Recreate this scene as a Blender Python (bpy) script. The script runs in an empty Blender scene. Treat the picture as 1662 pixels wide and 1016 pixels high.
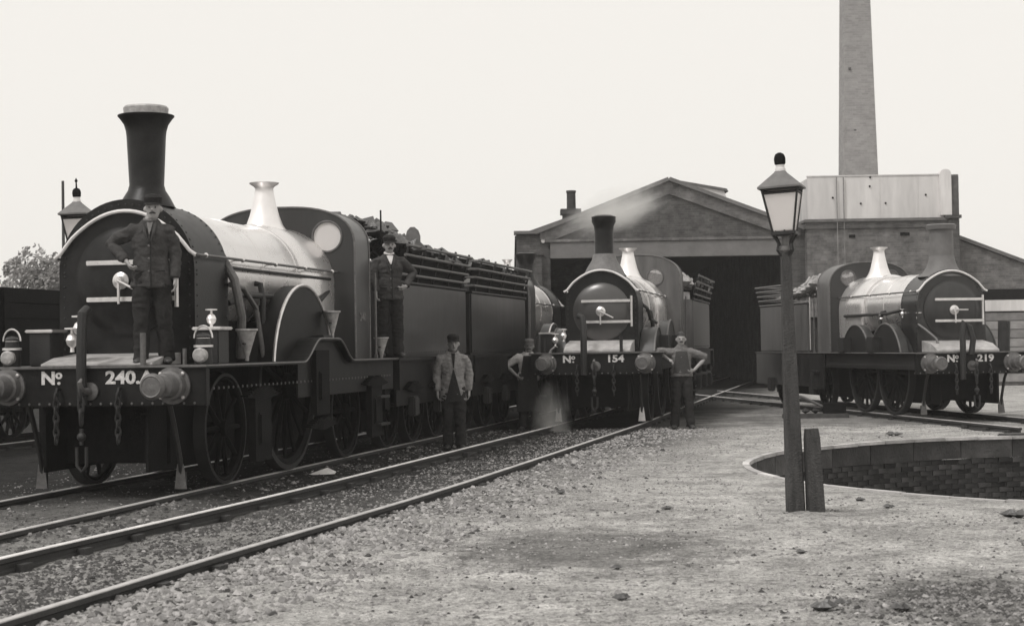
import bpy, bmesh, math, random
from mathutils import Vector, Matrix, noise
from mathutils.geometry import tessellate_polygon
random.seed(7)
PI = math.pi
sc = bpy.context.scene
COL = sc.collection

# ------------------------------------------------------------------ camera
cam_d = bpy.data.cameras.new('camera')
cam = bpy.data.objects.new('camera', cam_d)
COL.objects.link(cam)
cam_d.sensor_width = 36.0
cam_d.lens = 58.5
cam_d.clip_start = 0.1
cam_d.clip_end = 2000
cam.matrix_world = Matrix.Translation((0, 0, 1.53)) @ Matrix.Rotation(PI/2 + math.radians(1.146), 4, 'X') @ Matrix.Rotation(-0.0157, 4, 'Z')
cam_d.dof.use_dof = True
cam_d.dof.focus_distance = 22.0
cam_d.dof.aperture_fstop = 4.5
sc.camera = cam

# ------------------------------------------------------------------ sky and sun
W = bpy.data.worlds.new('World')
sc.world = W
W.use_nodes = True
nt = W.node_tree
nt.nodes.clear()
o_ = nt.nodes.new('ShaderNodeOutputWorld')
bg = nt.nodes.new('ShaderNodeBackground')
sky = nt.nodes.new('ShaderNodeTexSky')
sky.sky_type = 'NISHITA'
sky.sun_disc = False
sky.sun_elevation = math.radians(52)
sky.sun_rotation = math.radians(245)
sky.dust_density = 6.0
bw = nt.nodes.new('ShaderNodeRGBToBW')
mx = nt.nodes.new('ShaderNodeMix')
mx.data_type = 'RGBA'
mx.inputs[0].default_value = 0.90
nt.links.new(sky.outputs[0], bw.inputs[0])
nt.links.new(bw.outputs[0], mx.inputs[6])
mx.inputs[7].default_value = (8.70, 8.42, 7.96, 1)      # thin bright overcast
nt.links.new(mx.outputs[2], bg.inputs[0])
bg.inputs[1].default_value = 0.10
nt.links.new(bg.outputs[0], o_.inputs[0])

sun_d = bpy.data.lights.new('sun', 'SUN')
sun_d.energy = 1.5
sun_d.angle = math.radians(10)
sun_d.color = (1, .972, .945)
sun = bpy.data.objects.new('sun', sun_d)
COL.objects.link(sun)
sun.rotation_euler = Vector((0.58, 0.50, -1.10)).to_track_quat('-Z', 'Y').to_euler()

sc.view_settings.view_transform = 'Standard'
sc.view_settings.look = 'None'
sc.view_settings.exposure = 0.2
sc.view_settings.gamma = 1.0
sc.view_settings.use_curve_mapping = False
sc.render.engine = 'CYCLES'
sc.cycles.max_bounces = 8
sc.cycles.volume_bounces = 5

# ------------------------------------------------------------------ materials
def grey(v, w=0.03):
    return (v*1.012, v*.985, v*(.985-w*.4), 1)

def mat(name, v, rough=.6, metal=0., var=.25, scale=6., bump=0., bscale=40., spec=.5, fine=.0, streak=False, coat=0.):
    m = bpy.data.materials.new(name)
    m.use_nodes = True
    n = m.node_tree.nodes
    l = m.node_tree.links
    p = n['Principled BSDF']
    p.inputs['Roughness'].default_value = rough
    p.inputs['Metallic'].default_value = metal
    p.inputs['Specular IOR Level'].default_value = spec
    p.inputs['Coat Weight'].default_value = coat
    p.inputs['Coat Roughness'].default_value = .12
    tc = n.new('ShaderNodeTexCoord')
    mp = n.new('ShaderNodeMapping')
    l.new(tc.outputs['Object'], mp.inputs[0])
    if streak:
        mp.inputs['Scale'].default_value = (1, 1, .18)
    nz = n.new('ShaderNodeTexNoise')
    nz.inputs['Scale'].default_value = scale
    nz.inputs['Detail'].default_value = 6
    nz.inputs['Roughness'].default_value = .62
    l.new(mp.outputs[0], nz.inputs[0])
    rp = n.new('ShaderNodeValToRGB')
    rp.color_ramp.elements[0].position = .3
    rp.color_ramp.elements[1].position = .7
    rp.color_ramp.elements[0].color = grey(v*(1-var))
    rp.color_ramp.elements[1].color = grey(v*(1+var))
    l.new(nz.outputs[0], rp.inputs[0])
    l.new(rp.outputs[0], p.inputs['Base Color'])
    if bump:
        nb = n.new('ShaderNodeTexNoise')
        nb.inputs['Scale'].default_value = bscale
        nb.inputs['Detail'].default_value = 5
        l.new(tc.outputs['Object'], nb.inputs[0])
        b = n.new('ShaderNodeBump')
        b.inputs['Strength'].default_value = bump
        b.inputs['Distance'].default_value = .02
        l.new(nb.outputs[0], b.inputs['Height'])
        l.new(b.outputs[0], p.inputs['Normal'])
    # roughness varies with grime
    mr = n.new('ShaderNodeMapRange')
    mr.inputs['To Min'].default_value = max(.05, rough-.1)
    mr.inputs['To Max'].default_value = min(1, rough+.14)
    l.new(nz.outputs[0], mr.inputs[0])
    l.new(mr.outputs[0], p.inputs['Roughness'])
    return m

def vary(m, lo, hi):
    n = m.node_tree.nodes
    l = m.node_tree.links
    p = n['Principled BSDF']
    src = p.inputs['Base Color'].links[0].from_socket
    oi = n.new('ShaderNodeObjectInfo')
    mr = n.new('ShaderNodeMapRange')
    mr.inputs['To Min'].default_value = lo
    mr.inputs['To Max'].default_value = hi
    l.new(oi.outputs['Random'], mr.inputs[0])
    mu = n.new('ShaderNodeMix')
    mu.data_type = 'RGBA'
    mu.blend_type = 'MULTIPLY'
    mu.inputs[0].default_value = 1
    l.new(src, mu.inputs[6])
    l.new(mr.outputs[0], mu.inputs[7])
    l.new(mu.outputs[2], p.inputs['Base Color'])

def brick_mat(name, v, mortar, sx=.225, sz=.075, var=.3, lo=.5, hi=1.5):
    m = bpy.data.materials.new(name)
    m.use_nodes = True
    n = m.node_tree.nodes
    l = m.node_tree.links
    p = n['Principled BSDF']
    p.inputs['Roughness'].default_value = .9
    p.inputs['Specular IOR Level'].default_value = .2
    tc = n.new('ShaderNodeTexCoord')
    sp = n.new('ShaderNodeSeparateXYZ')
    ad = n.new('ShaderNodeMath')
    ad.operation = 'ADD'
    cb = n.new('ShaderNodeCombineXYZ')
    l.new(tc.outputs['Object'], sp.inputs[0])
    l.new(sp.outputs[0], ad.inputs[0])
    l.new(sp.outputs[1], ad.inputs[1])
    l.new(ad.outputs[0], cb.inputs[0])
    l.new(sp.outputs[2], cb.inputs[1])
    br = n.new('ShaderNodeTexBrick')
    br.inputs['Scale'].default_value = 1
    br.inputs['Brick Width'].default_value = sx
    br.inputs['Row Height'].default_value = sz
    br.inputs['Mortar Size'].default_value = .008
    br.inputs['Color1'].default_value = grey(v*(1-var))
    br.inputs['Color2'].default_value = grey(v*(1+var))
    br.inputs['Mortar'].default_value = grey(mortar)
    l.new(cb.outputs[0], br.inputs[0])
    nz = n.new('ShaderNodeTexNoise')
    nz.inputs['Scale'].default_value = 2.0
    nz.inputs['Detail'].default_value = 8
    nz.inputs['Roughness'].default_value = .7
    l.new(tc.outputs['Object'], nz.inputs[0])
    mr = n.new('ShaderNodeMapRange')
    mr.inputs['From Min'].default_value = .3
    mr.inputs['From Max'].default_value = .7
    mr.inputs['To Min'].default_value = lo
    mr.inputs['To Max'].default_value = hi
    l.new(nz.outputs[0], mr.inputs[0])
    mu = n.new('ShaderNodeMix')
    mu.data_type = 'RGBA'
    mu.blend_type = 'MULTIPLY'
    mu.inputs[0].default_value = 1
    l.new(br.outputs[0], mu.inputs[6])
    l.new(mr.outputs[0], mu.inputs[7])
    l.new(mu.outputs[2], p.inputs['Base Color'])
    b = n.new('ShaderNodeBump')
    b.inputs['Strength'].default_value = .6
    b.inputs['Distance'].default_value = .01
    l.new(br.outputs['Fac'], b.inputs['Height'])
    b.invert = True
    l.new(b.outputs[0], p.inputs['Normal'])
    return m

M = {}
M['black'] = mat('black_paint', .010, .45, 0, .6, 5, .12, 60, .22)
M['soot'] = mat('sooty_iron', .016, .55, 0, .4, 7, .25, 50)
M['under'] = mat('oily_iron', .008, .75, 0, .5, 9, .3, 40, .12)
M['smokebox'] = mat('smokebox_black', .011, .38, .0, .7, 6, .12, 45, .28)
M['boiler'] = mat('boiler_green_paint', .74, .27, .68, .08, 3, .03, 12, .8, coat=.5)
M['door'] = mat('burnished_door', .085, .28, .45, .10, 2, .0, 25, .6)
M['cover'] = mat('worn_cover_plate', .50, .45, .3, .25, 7, .1, 30)
M['funnel'] = mat('dull_tinplate', .36, .5, .3, .35, 18, .2, 40)
M['chimney_iron'] = mat('dusty_chimney_iron', .14, .6, 0, .2, 6, .1, 40)
M['body'] = mat('body_green_paint', .019, .34, 0, .5, 3.5, .10, 7, .6, coat=.12, streak=True)
M['body_light'] = mat('tank_green_paint', .098, .42, 0, .4, 4, .12, 8, .5, streak=True)
M['brass'] = mat('polished_brass', .86, .34, .55, .06, 5, .04, 25)
M['steel'] = mat('bright_steel', .72, .3, .75, .15, 12)
M['cream'] = mat('white_paint', .72, .5, 0, .12, 12)
M['number'] = mat('worn_number_paint', .60, .6, 0, .32, 26)
M['iron'] = mat('worn_iron', .13, .5, .3, .3, 20, .2, 60)
M['coal'] = mat('coal', .05, .4, 0, .6, 14, .3, 40, .8)
M['ash'] = mat('coal_light', .30, .6, 0, .5, 8, .3, 40)
M['rail_top'] = mat('rail_head_steel', .80, .5, .25, .2, 5)
M['rail_dull'] = mat('rail_head_dull', .48, .5, .2, .25, 5)
M['rail'] = mat('rail_web_rust', .03, .75, 0, .35, 10, .3, 60)
M['sleeper'] = mat('old_timber', .07, .9, 0, .35, 6, .5, 30)
M['timber'] = mat('post_timber', .038, .65, 0, .6, 22, .7, 60, streak=True)
M['tin'] = mat('lantern_tin', .15, .6, .1, .25, 12, .1, 30)
M['tank'] = mat('tank_iron_plate', .60, .75, 0, .2, 1.6, .15, 14, streak=True)
M['pale'] = mat('pale_plaster', .62, .8, 0, .18, 3, .2, 20, streak=True)
M['stone'] = mat('coping_stone', .07, .9, 0, .6, 3, .7, 25)
M['rim'] = mat('pale_coping', .46, .85, 0, .35, 4, .4, 30)
M['brick'] = brick_mat('sooty_brick', .085, .098, var=.2)
M['brick2'] = brick_mat('engine_brick', .14, .155, var=.18)
M['chimney'] = brick_mat('chimney_brick', .29, .31, .24, .085, .10, .86, 1.14)
M['pitbrick'] = mat('pit_brick', .05, .85, 0, .75, 1.7, .4, 40)
M['pitmortar'] = mat('pit_mortar', .045, .9, 0, .5, 4)
M['slate'] = mat('roof_slate', .12, .6, 0, .3, 4, .3, 30)
M['lintel'] = mat('lintel_timber', .16, .8, 0, .2, 2, .2, 20)
M['board'] = mat('weathered_board', .22, .8, 0, .25, 4, .3, 30)
M['skin'] = mat('skin', .33, .55, 0, .12, 20)
M['dark_cloth'] = mat('dark_cloth', .028, .95, 0, .2, 30, .5, 60, .15)
M['mid_cloth'] = mat('worn_jacket_cloth', .06, .95, 0, .2, 30, .5, 60, .15)
M['light_cloth'] = mat('pale_jacket_cloth', .25, .95, 0, .18, 30, .5, 60, .15)
M['shirt'] = mat('shirt_cloth', .16, .95, 0, .25, 30, .5, 60, .15)
M['white_cloth'] = mat('white_cloth', .6, .95, 0, .2, 16, .4, 60, .15)
M['hair'] = mat('hair', .03, .6, 0, .3, 40)
M['leather'] = mat('boot_leather', .04, .5, 0, .3, 20)
M['bark'] = mat('bark', .08, .9, 0, .3, 10, .5, 30)
M['leaf'] = mat('leaves', .26, .7, 0, .5, .8)

for k_, lo_, hi_ in (('pitbrick', .35, 1.9), ('stone', .55, 1.5), ('rim', .7, 1.2), ('tank', .93, 1.06), ('board', .75, 1.2)):
    vary(M[k_], lo_, hi_)

def glass_mat(name, v, trans):
    m = bpy.data.materials.new(name)
    m.use_nodes = True
    n = m.node_tree.nodes
    l = m.node_tree.links
    p = n['Principled BSDF']
    p.inputs['Base Color'].default_value = grey(v)
    p.inputs['Roughness'].default_value = .2
    tr = n.new('ShaderNodeBsdfTransparent')
    tl = n.new('ShaderNodeBsdfTranslucent')
    tl.inputs[0].default_value = grey(v)
    a = n.new('ShaderNodeMixShader')
    a.inputs[0].default_value = .45
    l.new(p.outputs[0], a.inputs[1])
    l.new(tl.outputs[0], a.inputs[2])
    b = n.new('ShaderNodeMixShader')
    b.inputs[0].default_value = trans
    l.new(a.outputs[0], b.inputs[1])
    l.new(tr.outputs[0], b.inputs[2])
    l.new(b.outputs[0], n['Material Output'].inputs[0])
    return m
M['glass'] = glass_mat('milky_white_glass', .97, .18)
M['pane'] = glass_mat('spectacle_glass', .8, .8)

# ------------------------------------------------------------------ mesh helper
class MB:
    def __init__(s):
        s.v = []
        s.f = []
    def add(s, vs, fs):
        b = len(s.v)
        s.v += [tuple(p) for p in vs]
        s.f += [tuple(i+b for i in q) for q in fs]
        return s
    def box(s, x0, x1, y0, y1, z0, z1, c=0.0):
        if c <= 0:
            vs = [(x0,y0,z0),(x1,y0,z0),(x1,y1,z0),(x0,y1,z0),(x0,y0,z1),(x1,y0,z1),(x1,y1,z1),(x0,y1,z1)]
            s.add(vs, [(0,3,2,1),(4,5,6,7),(0,1,5,4),(1,2,6,5),(2,3,7,6),(3,0,4,7)])
        else:
            bm = bmesh.new()
            bmesh.ops.create_cube(bm, size=1)
            for w in bm.verts:
                w.co = ((x0+x1)/2+w.co.x*(x1-x0), (y0+y1)/2+w.co.y*(y1-y0), (z0+z1)/2+w.co.z*(z1-z0))
            bmesh.ops.bevel(bm, geom=bm.edges[:], offset=c, segments=2, affect='EDGES')
            s.bm(bm)
        return s
    def bm(s, bm):
        bm.verts.index_update()
        s.add([w.co[:] for w in bm.verts], [[w.index for w in f.verts] for f in bm.faces])
        bm.free()
        return s
    def ring_loft(s, rings, closed_ring=True, caps=True):
        n = len(rings[0])
        b = len(s.v)
        for r in rings:
            s.v += [tuple(p) for p in r]
        for i in range(len(rings)-1):
            for j in range(n if closed_ring else n-1):
                k = (j+1) % n
                s.f.append((b+i*n+j, b+i*n+k, b+(i+1)*n+k, b+(i+1)*n+j))
        if caps and closed_ring:
            s.f.append(tuple(b+j for j in reversed(range(n))))
            s.f.append(tuple(b+(len(rings)-1)*n+j for j in range(n)))
        return s
    def lathe(s, prof, c=(0,0,0), axis=(0,0,1), n=32, caps=True):
        a = Vector(axis).normalized()
        q = Vector((0,0,1)).rotation_difference(a)
        rings = []
        for r, h in prof:
            rings.append([Vector(c) + q @ Vector((max(r,1e-4)*math.cos(2*PI*j/n), max(r,1e-4)*math.sin(2*PI*j/n), h)) for j in range(n)])
        return s.ring_loft(rings, caps=caps)
    def cyl(s, p0, p1, r0, r1=None, n=16):
        p0 = Vector(p0)
        p1 = Vector(p1)
        d = p1-p0
        return s.lathe([(r0, 0), (r0 if r1 is None else r1, d.length)], p0, d, n)
    def tube(s, pts, r, n=8, closed=False):
        pts = [Vector(p) for p in pts]
        rings = []
        up = None
        m = len(pts)
        for i, p in enumerate(pts):
            if closed:
                t = pts[(i+1) % m]-pts[i-1]
            else:
                t = pts[min(i+1, m-1)]-pts[max(i-1, 0)]
            t.normalize()
            if up is None:
                up = t.orthogonal().normalized()
            up = (up - t*up.dot(t)).normalized()
            w = t.cross(up)
            rr = r[i] if isinstance(r, (list, tuple)) else r
            rings.append([p + (up*math.cos(2*PI*j/n)+w*math.sin(2*PI*j/n))*rr for j in range(n)])
        if closed:
            rings.append(rings[0])
        return s.ring_loft(rings, caps=not closed)
    def ball(s, c, r, n=12, sz=1.0):
        prof = [(r*math.sin(PI*i/8), -r*sz*math.cos(PI*i/8)) for i in range(9)]
        return s.lathe(prof, c, n=n, caps=False)
    def plate(s, outer, holes, t, fn):
        """flat sheet with holes; fn(u, v, d) -> point, d = 0 front or t back"""
        loops = [outer]+holes
        tri = tessellate_polygon([[Vector((u, v, 0)) for u, v in lp] for lp in loops])
        flat = [p for lp in loops for p in lp]
        n = len(flat)
        s_ = [fn(u, v, 0) for u, v in flat]+[fn(u, v, t) for u, v in flat]
        fs = [tuple(q) for q in tri]+[tuple(i+n for i in reversed(q)) for q in tri]
        b = 0
        for lp in loops:
            m = len(lp)
            for i in range(m):
                j = (i+1) % m
                fs.append((b+i, b+j, b+j+n, b+i+n))
            b += m
        return s.add(s_, fs)
    def build(s, name, m, parent=None, smooth=True, loc=None, rot=None, angle=35):
        me = bpy.data.meshes.new(name)
        me.from_pydata(s.v, [], s.f)
        bm = bmesh.new()
        bm.from_mesh(me)
        bmesh.ops.recalc_face_normals(bm, faces=bm.faces[:])
        bm.to_mesh(me)
        bm.free()
        if smooth:
            me.shade_smooth()
            me.set_sharp_from_angle(angle=math.radians(angle))
        if isinstance(m, str):
            m = M[m]
        me.materials.append(m)
        o = bpy.data.objects.new(name, me)
        COL.objects.link(o)
        if parent:
            o.parent = parent
        if loc:
            o.location = loc
        if rot:
            o.rotation_euler = rot
        return o

def tag(o, label=None, cat=None, group=None, kind=None):
    if label: o['label'] = label
    if cat: o['category'] = cat
    if group: o['group'] = group
    if kind: o['kind'] = kind
    return o

def thing(name, label, cat, loc=(0,0,0), rz=0, group=None):
    o = bpy.data.objects.new(name, None)
    o.empty_display_size = .2
    COL.objects.link(o)
    o.location = loc
    o.rotation_euler = (0, 0, rz)
    return tag(o, label, cat, group)

def inst(src, parent, loc=(0,0,0), rot=(0,0,0), children=True):
    o = src.copy()
    COL.objects.link(o)
    o.parent = parent
    o.location = loc
    o.rotation_euler = rot
    if children:
        for ch in src.children:
            c = ch.copy()
            COL.objects.link(c)
            c.parent = o
    return o

def text_mesh(body, size, m, parent, name, loc, rot, sx=1.0, off=.004):
    cu = bpy.data.curves.new(name, 'FONT')
    cu.body = body
    cu.size = size
    cu.extrude = .003
    cu.offset = off
    cu.align_x = 'CENTER'
    cu.resolution_u = 3
    t = bpy.data.objects.new('tmp_text', cu)
    COL.objects.link(t)
    dg = bpy.context.evaluated_depsgraph_get()
    me = bpy.data.meshes.new_from_object(t.evaluated_get(dg))
    bpy.data.objects.remove(t)
    bpy.data.curves.remove(cu)
    me.transform(Matrix.Diagonal((sx, 1, 1, 1)))
    me.materials.clear()
    me.materials.append(M[m])
    o = bpy.data.objects.new(name, me)
    COL.objects.link(o)
    o.parent = parent
    o.location = loc
    o.rotation_euler = rot
    return o

def circle(cx, cz, r, n=24, a0=0, a1=2*PI):
    return [(cx+r*math.cos(a0+(a1-a0)*i/n), cz+r*math.sin(a0+(a1-a0)*i/n)) for i in range(n)]

# ------------------------------------------------------------------ ground
PX, PY, PR = 9.02, 20.15, 6.12          # turntable pit
def trackB_x(y):
    pts = [(-40,-14.4),(0,-6.05),(5,-4.6),(9.14,-3.5),(11.58,-2.9),(14.55,-2.1),(17,-1.46),(21.7,-.37),(30.2,1.57),(42.5,4.05),(54,6.45),(80,11.9)]
    for (a, b), (c, d) in zip(pts, pts[1:]):
        if y <= c:
            return b+(d-b)*(y-a)/(c-a)
    return pts[-1][1]
def trackA_x(y): return -4.2+.213*(y-16.5)
def trackC_x(y): return 8.36-.15*(y-30.4)

def ground_h(x, y):
    h = .022*noise.noise((x*.9, y*.9, 0))+.010*noise.noise((x*3.1, y*3.1, 4))+.008*noise.noise((x*8, y*8, 9))
    d = min(abs(x-trackB_x(y)), abs(x-trackA_x(y)))
    if d < 1.6:
        h += .011*noise.noise((x*15, y*15, 2))
    else:
        h += .005*noise.noise((x*15, y*15, 2))
    # ballast banked up outside the near rail of the middle track
    u = x-trackB_x(y)-.80
    if -.01 < u < 1.6:
        h += .042*min(1, max(0, u+.01)/.04)*(1-u/1.6)
    u = abs(x-trackA_x(y))
    if u < 1.5:                            # left track packed with cinders
        h += .05*min(1, (1.5-u)/.5)
    h += .03*math.exp(-((x-2.6)**2+(y-15.0)**2)/.045)
    r = math.hypot(x-PX, y-PY)
    h *= max(0, min(1, (r-6.6)/1.2))
    e = min(x+10, 17-x, y-6, 30-y)
    h *= max(0, min(1, e/1.5))
    return h-.012*max(0, min(1, e/1.5))

def ground_mat():
    m = bpy.data.materials.new('cinder_gravel')
    m.use_nodes = True
    n = m.node_tree.nodes
    l = m.node_tree.links
    p = n['Principled BSDF']
    p.inputs['Roughness'].default_value = .95
    p.inputs['Specular IOR Level'].default_value = .15
    tc = n.new('ShaderNodeTexCoord')
    P = tc.outputs['Object']
    def noi(s, det=6, ro=.6, vec=P):
        q = n.new('ShaderNodeTexNoise')
        q.inputs['Scale'].default_value = s
        q.inputs['Detail'].default_value = det
        q.inputs['Roughness'].default_value = ro
        l.new(vec, q.inputs[0])
        return q.outputs[0]
    def mth(op, a, b=None, c=None):
        q = n.new('ShaderNodeMath')
        q.operation = op
        for i, v in enumerate((a, b, c)):
            if v is None: continue
            if isinstance(v, (int, float)): q.inputs[i].default_value = v
            else: l.new(v, q.inputs[i])
        return q.outputs[0]
    def rng(v, a, b, c, d, sm=False):
        q = n.new('ShaderNodeMapRange')
        if sm: q.interpolation_type = 'SMOOTHSTEP'
        for i, w in zip((1, 2, 3, 4), (a, b, c, d)): q.inputs[i].default_value = w
        l.new(v, q.inputs[0])
        return q.outputs[0]
    sx = n.new('ShaderNodeSeparateXYZ')
    l.new(P, sx.inputs[0])
    X, Y = sx.outputs[0], sx.outputs[1]
    big = noi(.35, 4)
    med = noi(2.2, 6, .65)
    fin = noi(26, 5, .7)
    spk = noi(75, 3, .6)
    # cinder and oil along the engine roads, with the engines' shade painted in
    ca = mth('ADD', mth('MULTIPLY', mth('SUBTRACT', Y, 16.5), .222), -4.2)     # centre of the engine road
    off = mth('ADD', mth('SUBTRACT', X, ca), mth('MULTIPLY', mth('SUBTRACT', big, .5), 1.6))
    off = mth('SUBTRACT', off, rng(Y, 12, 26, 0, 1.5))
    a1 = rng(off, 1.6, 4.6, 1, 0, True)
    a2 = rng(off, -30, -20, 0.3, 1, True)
    cin_shade = mth('MULTIPLY', a1, a2)
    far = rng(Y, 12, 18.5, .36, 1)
    cin_shade = mth('MULTIPLY', cin_shade, far)
    # ragged dark patches: damp stains, plus painted shade where marked
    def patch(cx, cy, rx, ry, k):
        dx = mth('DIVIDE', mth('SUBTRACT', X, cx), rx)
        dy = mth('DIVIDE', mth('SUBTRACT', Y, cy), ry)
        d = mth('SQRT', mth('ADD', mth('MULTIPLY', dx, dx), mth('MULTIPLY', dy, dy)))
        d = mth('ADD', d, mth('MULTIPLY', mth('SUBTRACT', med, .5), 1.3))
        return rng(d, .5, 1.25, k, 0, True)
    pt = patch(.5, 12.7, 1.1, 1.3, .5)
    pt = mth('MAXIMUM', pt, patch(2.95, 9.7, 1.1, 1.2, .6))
    pt = mth('MAXIMUM', pt, patch(7.0, 33, 4.2, 3.6, .45))  # shade painted on the ground under the tank engine
    pt = mth('MAXIMUM', pt, patch(3.0, 15.0, .5, .4, .3))  # soft shadow of the lamp post, painted at its foot
    pt = mth('MAXIMUM', pt, patch(5.0, 42, 3.5, 9, .4))  # darker stretch towards the shed
    base = rng(med, .3, .7, .32, .48)
    base = mth('MULTIPLY', base, rng(big, .3, .7, .84, 1.14))
    base = mth('MULTIPLY', base, rng(fin, .32, .68, .55, 1.4))
    dk = noi(9, 7, .75)
    base = mth('MULTIPLY', base, rng(dk, .36, .47, .5, 1))
    base = mth('MULTIPLY', base, rng(noi(1.1, 5, .7), .36, .6, .78, 1.1))
    base = mth('MULTIPLY', base, rng(spk, .36, .64, .66, 1.3))
    base = mth('MULTIPLY', base, mth('SUBTRACT', 1, mth('MULTIPLY', cin_shade, .94)))
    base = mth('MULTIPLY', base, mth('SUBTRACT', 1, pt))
    cb = n.new('ShaderNodeCombineColor')
    l.new(mth('MULTIPLY', base, 1.02), cb.inputs[0])
    l.new(base, cb.inputs[1])
    l.new(mth('MULTIPLY', base, .97), cb.inputs[2])
    l.new(cb.outputs[0], p.inputs['Base Color'])
    bh = mth('ADD', mth('MULTIPLY', fin, .7), mth('MULTIPLY', spk, .35))
    b = n.new('ShaderNodeBump')
    b.inputs['Strength'].default_value = .9
    b.inputs['Distance'].default_value = .035
    l.new(bh, b.inputs['Height'])
    l.new(b.outputs[0], p.inputs['Normal'])
    return m
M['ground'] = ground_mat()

def make_ground():
    mb = MB()
    X0, X1, Y0, Y1, st = -10, 17, 6, 30, .0625
    nx = int(round((X1-X0)/st))
    ny = int(round((Y1-Y0)/st))
    idx = {}
    RO = 6.19
    for j in range(ny+1):
        for i in range(nx+1):
            x = X0+i*st
            y = Y0+j*st
            r = math.hypot(x-PX, y-PY)
            if r < RO-st*.8:
                continue
            if r < RO:
                x = PX+(x-PX)*RO/r
                y = PY+(y-PY)*RO/r
            idx[i, j] = len(mb.v)
            mb.v.append((x, y, ground_h(x, y)))
    for j in range(ny):
        for i in range(nx):
            q = [(i, j), (i+1, j), (i+1, j+1), (i, j+1)]
            if all(k in idx for k in q):
                mb.f.append(tuple(idx[k] for k in q))
            else:
                k3 = [idx[k] for k in q if k in idx]
                if len(k3) == 3:
                    mb.f.append(tuple(k3))
    B = 900
    for (a, b, c, d) in ((-B, B, -B, Y0), (-B, B, Y1, B), (-B, X0, Y0, Y1), (X1, B, Y0, Y1)):
        mb.add([(a, c, 0), (b, c, 0), (b, d, 0), (a, d, 0)], [(0, 1, 2, 3)])
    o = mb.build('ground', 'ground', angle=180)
    tag(o, kind='structure')
make_ground()

def rock(mb, c, r, flat=.7, jit=.35):
    # an irregular lump of about a dozen faces
    a = random.random()*2*PI
    vs = []
    for (x, y, z) in ((1,0,0),(.3,.95,.1),(-.8,.6,0),(-.8,-.6,.05),(.3,-.95,-.05),(.35,.2,.9),(-.35,-.15,.85),(0,0,-.7)):
        k = 1+random.uniform(-jit, jit)
        x, y, z = x*k, y*k, z*k*flat
        vs.append((c[0]+r*(x*math.cos(a)-y*math.sin(a)), c[1]+r*(x*math.sin(a)+y*math.cos(a)), c[2]+r*z))
    mb.add(vs, [(0,1,5),(1,2,6),(1,6,5),(2,3,6),(3,4,6),(4,0,5),(4,5,6),(1,0,7),(2,1,7),(3,2,7),(4,3,7),(0,4,7)])

def make_gravel():
    sets = {'a': MB(), 'b': MB(), 'c': MB()}
    cnt = 0
    while cnt < 80000:
        y = 7.5+random.random()**2.0*23
        t = random.random()
        if t < .5:                       # coarse stones by the middle track
            x = trackB_x(y)+random.gauss(.35, 1.0)
        else:
            x = random.uniform(-6, 8)
        if math.hypot(x-PX, y-PY) < 6.75: continue
        dB = abs(abs(x-trackB_x(y))-.735)
        dA = abs(abs(x-trackA_x(y))-.735)
        if min(dA, dB) < .075: continue
        if noise.noise((x*1.1, y*1.1, 3)) < -.1 and random.random() < .6: continue
        if cnt > 76500:                   # loose cinders spilled at the lower right
            x, y = random.gauss(2.75, .55), random.gauss(9.6, .6)
            if y < 8.2: continue
        near = abs(x-trackB_x(y)) < 2.0
        r = abs(random.gauss(0, .0115))+.005
        if near: r *= 1.1
        if not near: r *= .66
        r = min(r, .042)
        if abs(x-trackB_x(y)) < .72: r = min(r*.8, .024)
        k = random.random()
        cinder = x-trackA_x(y) < 2.6+1.2*noise.noise((x, y, 8))
        if cinder: key = 'c' if k < .72 else ('b' if k < .985 else 'a')
        elif x-trackB_x(y) < .7: key = 'b' if k < .45 else ('c' if k < .97 else 'a')
        elif cnt > 76500: key = 'c' if k < .5 else 'b'
        else: key = 'a' if k < .30 else ('b' if k < .90 else 'c')
        rock(sets[key], (x, y, ground_h(x, y)+r*.05), r, .75)
        cnt += 1
    M['peb_a'] = mat('pale_stone', .37, .9, 0, .25, 9, .3, 60, .2)
    M['peb_b'] = mat('grey_stone', .23, .9, 0, .35, 9, .3, 60, .2)
    M['peb_c'] = mat('dark_cinder', .075, .8, 0, .5, 9, .3, 60, .2)
    for k, s in (('a', 'peb_a'), ('b', 'peb_b'), ('c', 'peb_c')):
        o = sets[k].build('gravel', s, smooth=False)
        tag(o, {'a': 'pale loose stones scattered over the yard', 'b': 'grey loose gravel scattered over the yard', 'c': 'dark cinders scattered by the tracks'}[k], 'gravel', kind='stuff')
make_gravel()

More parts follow.
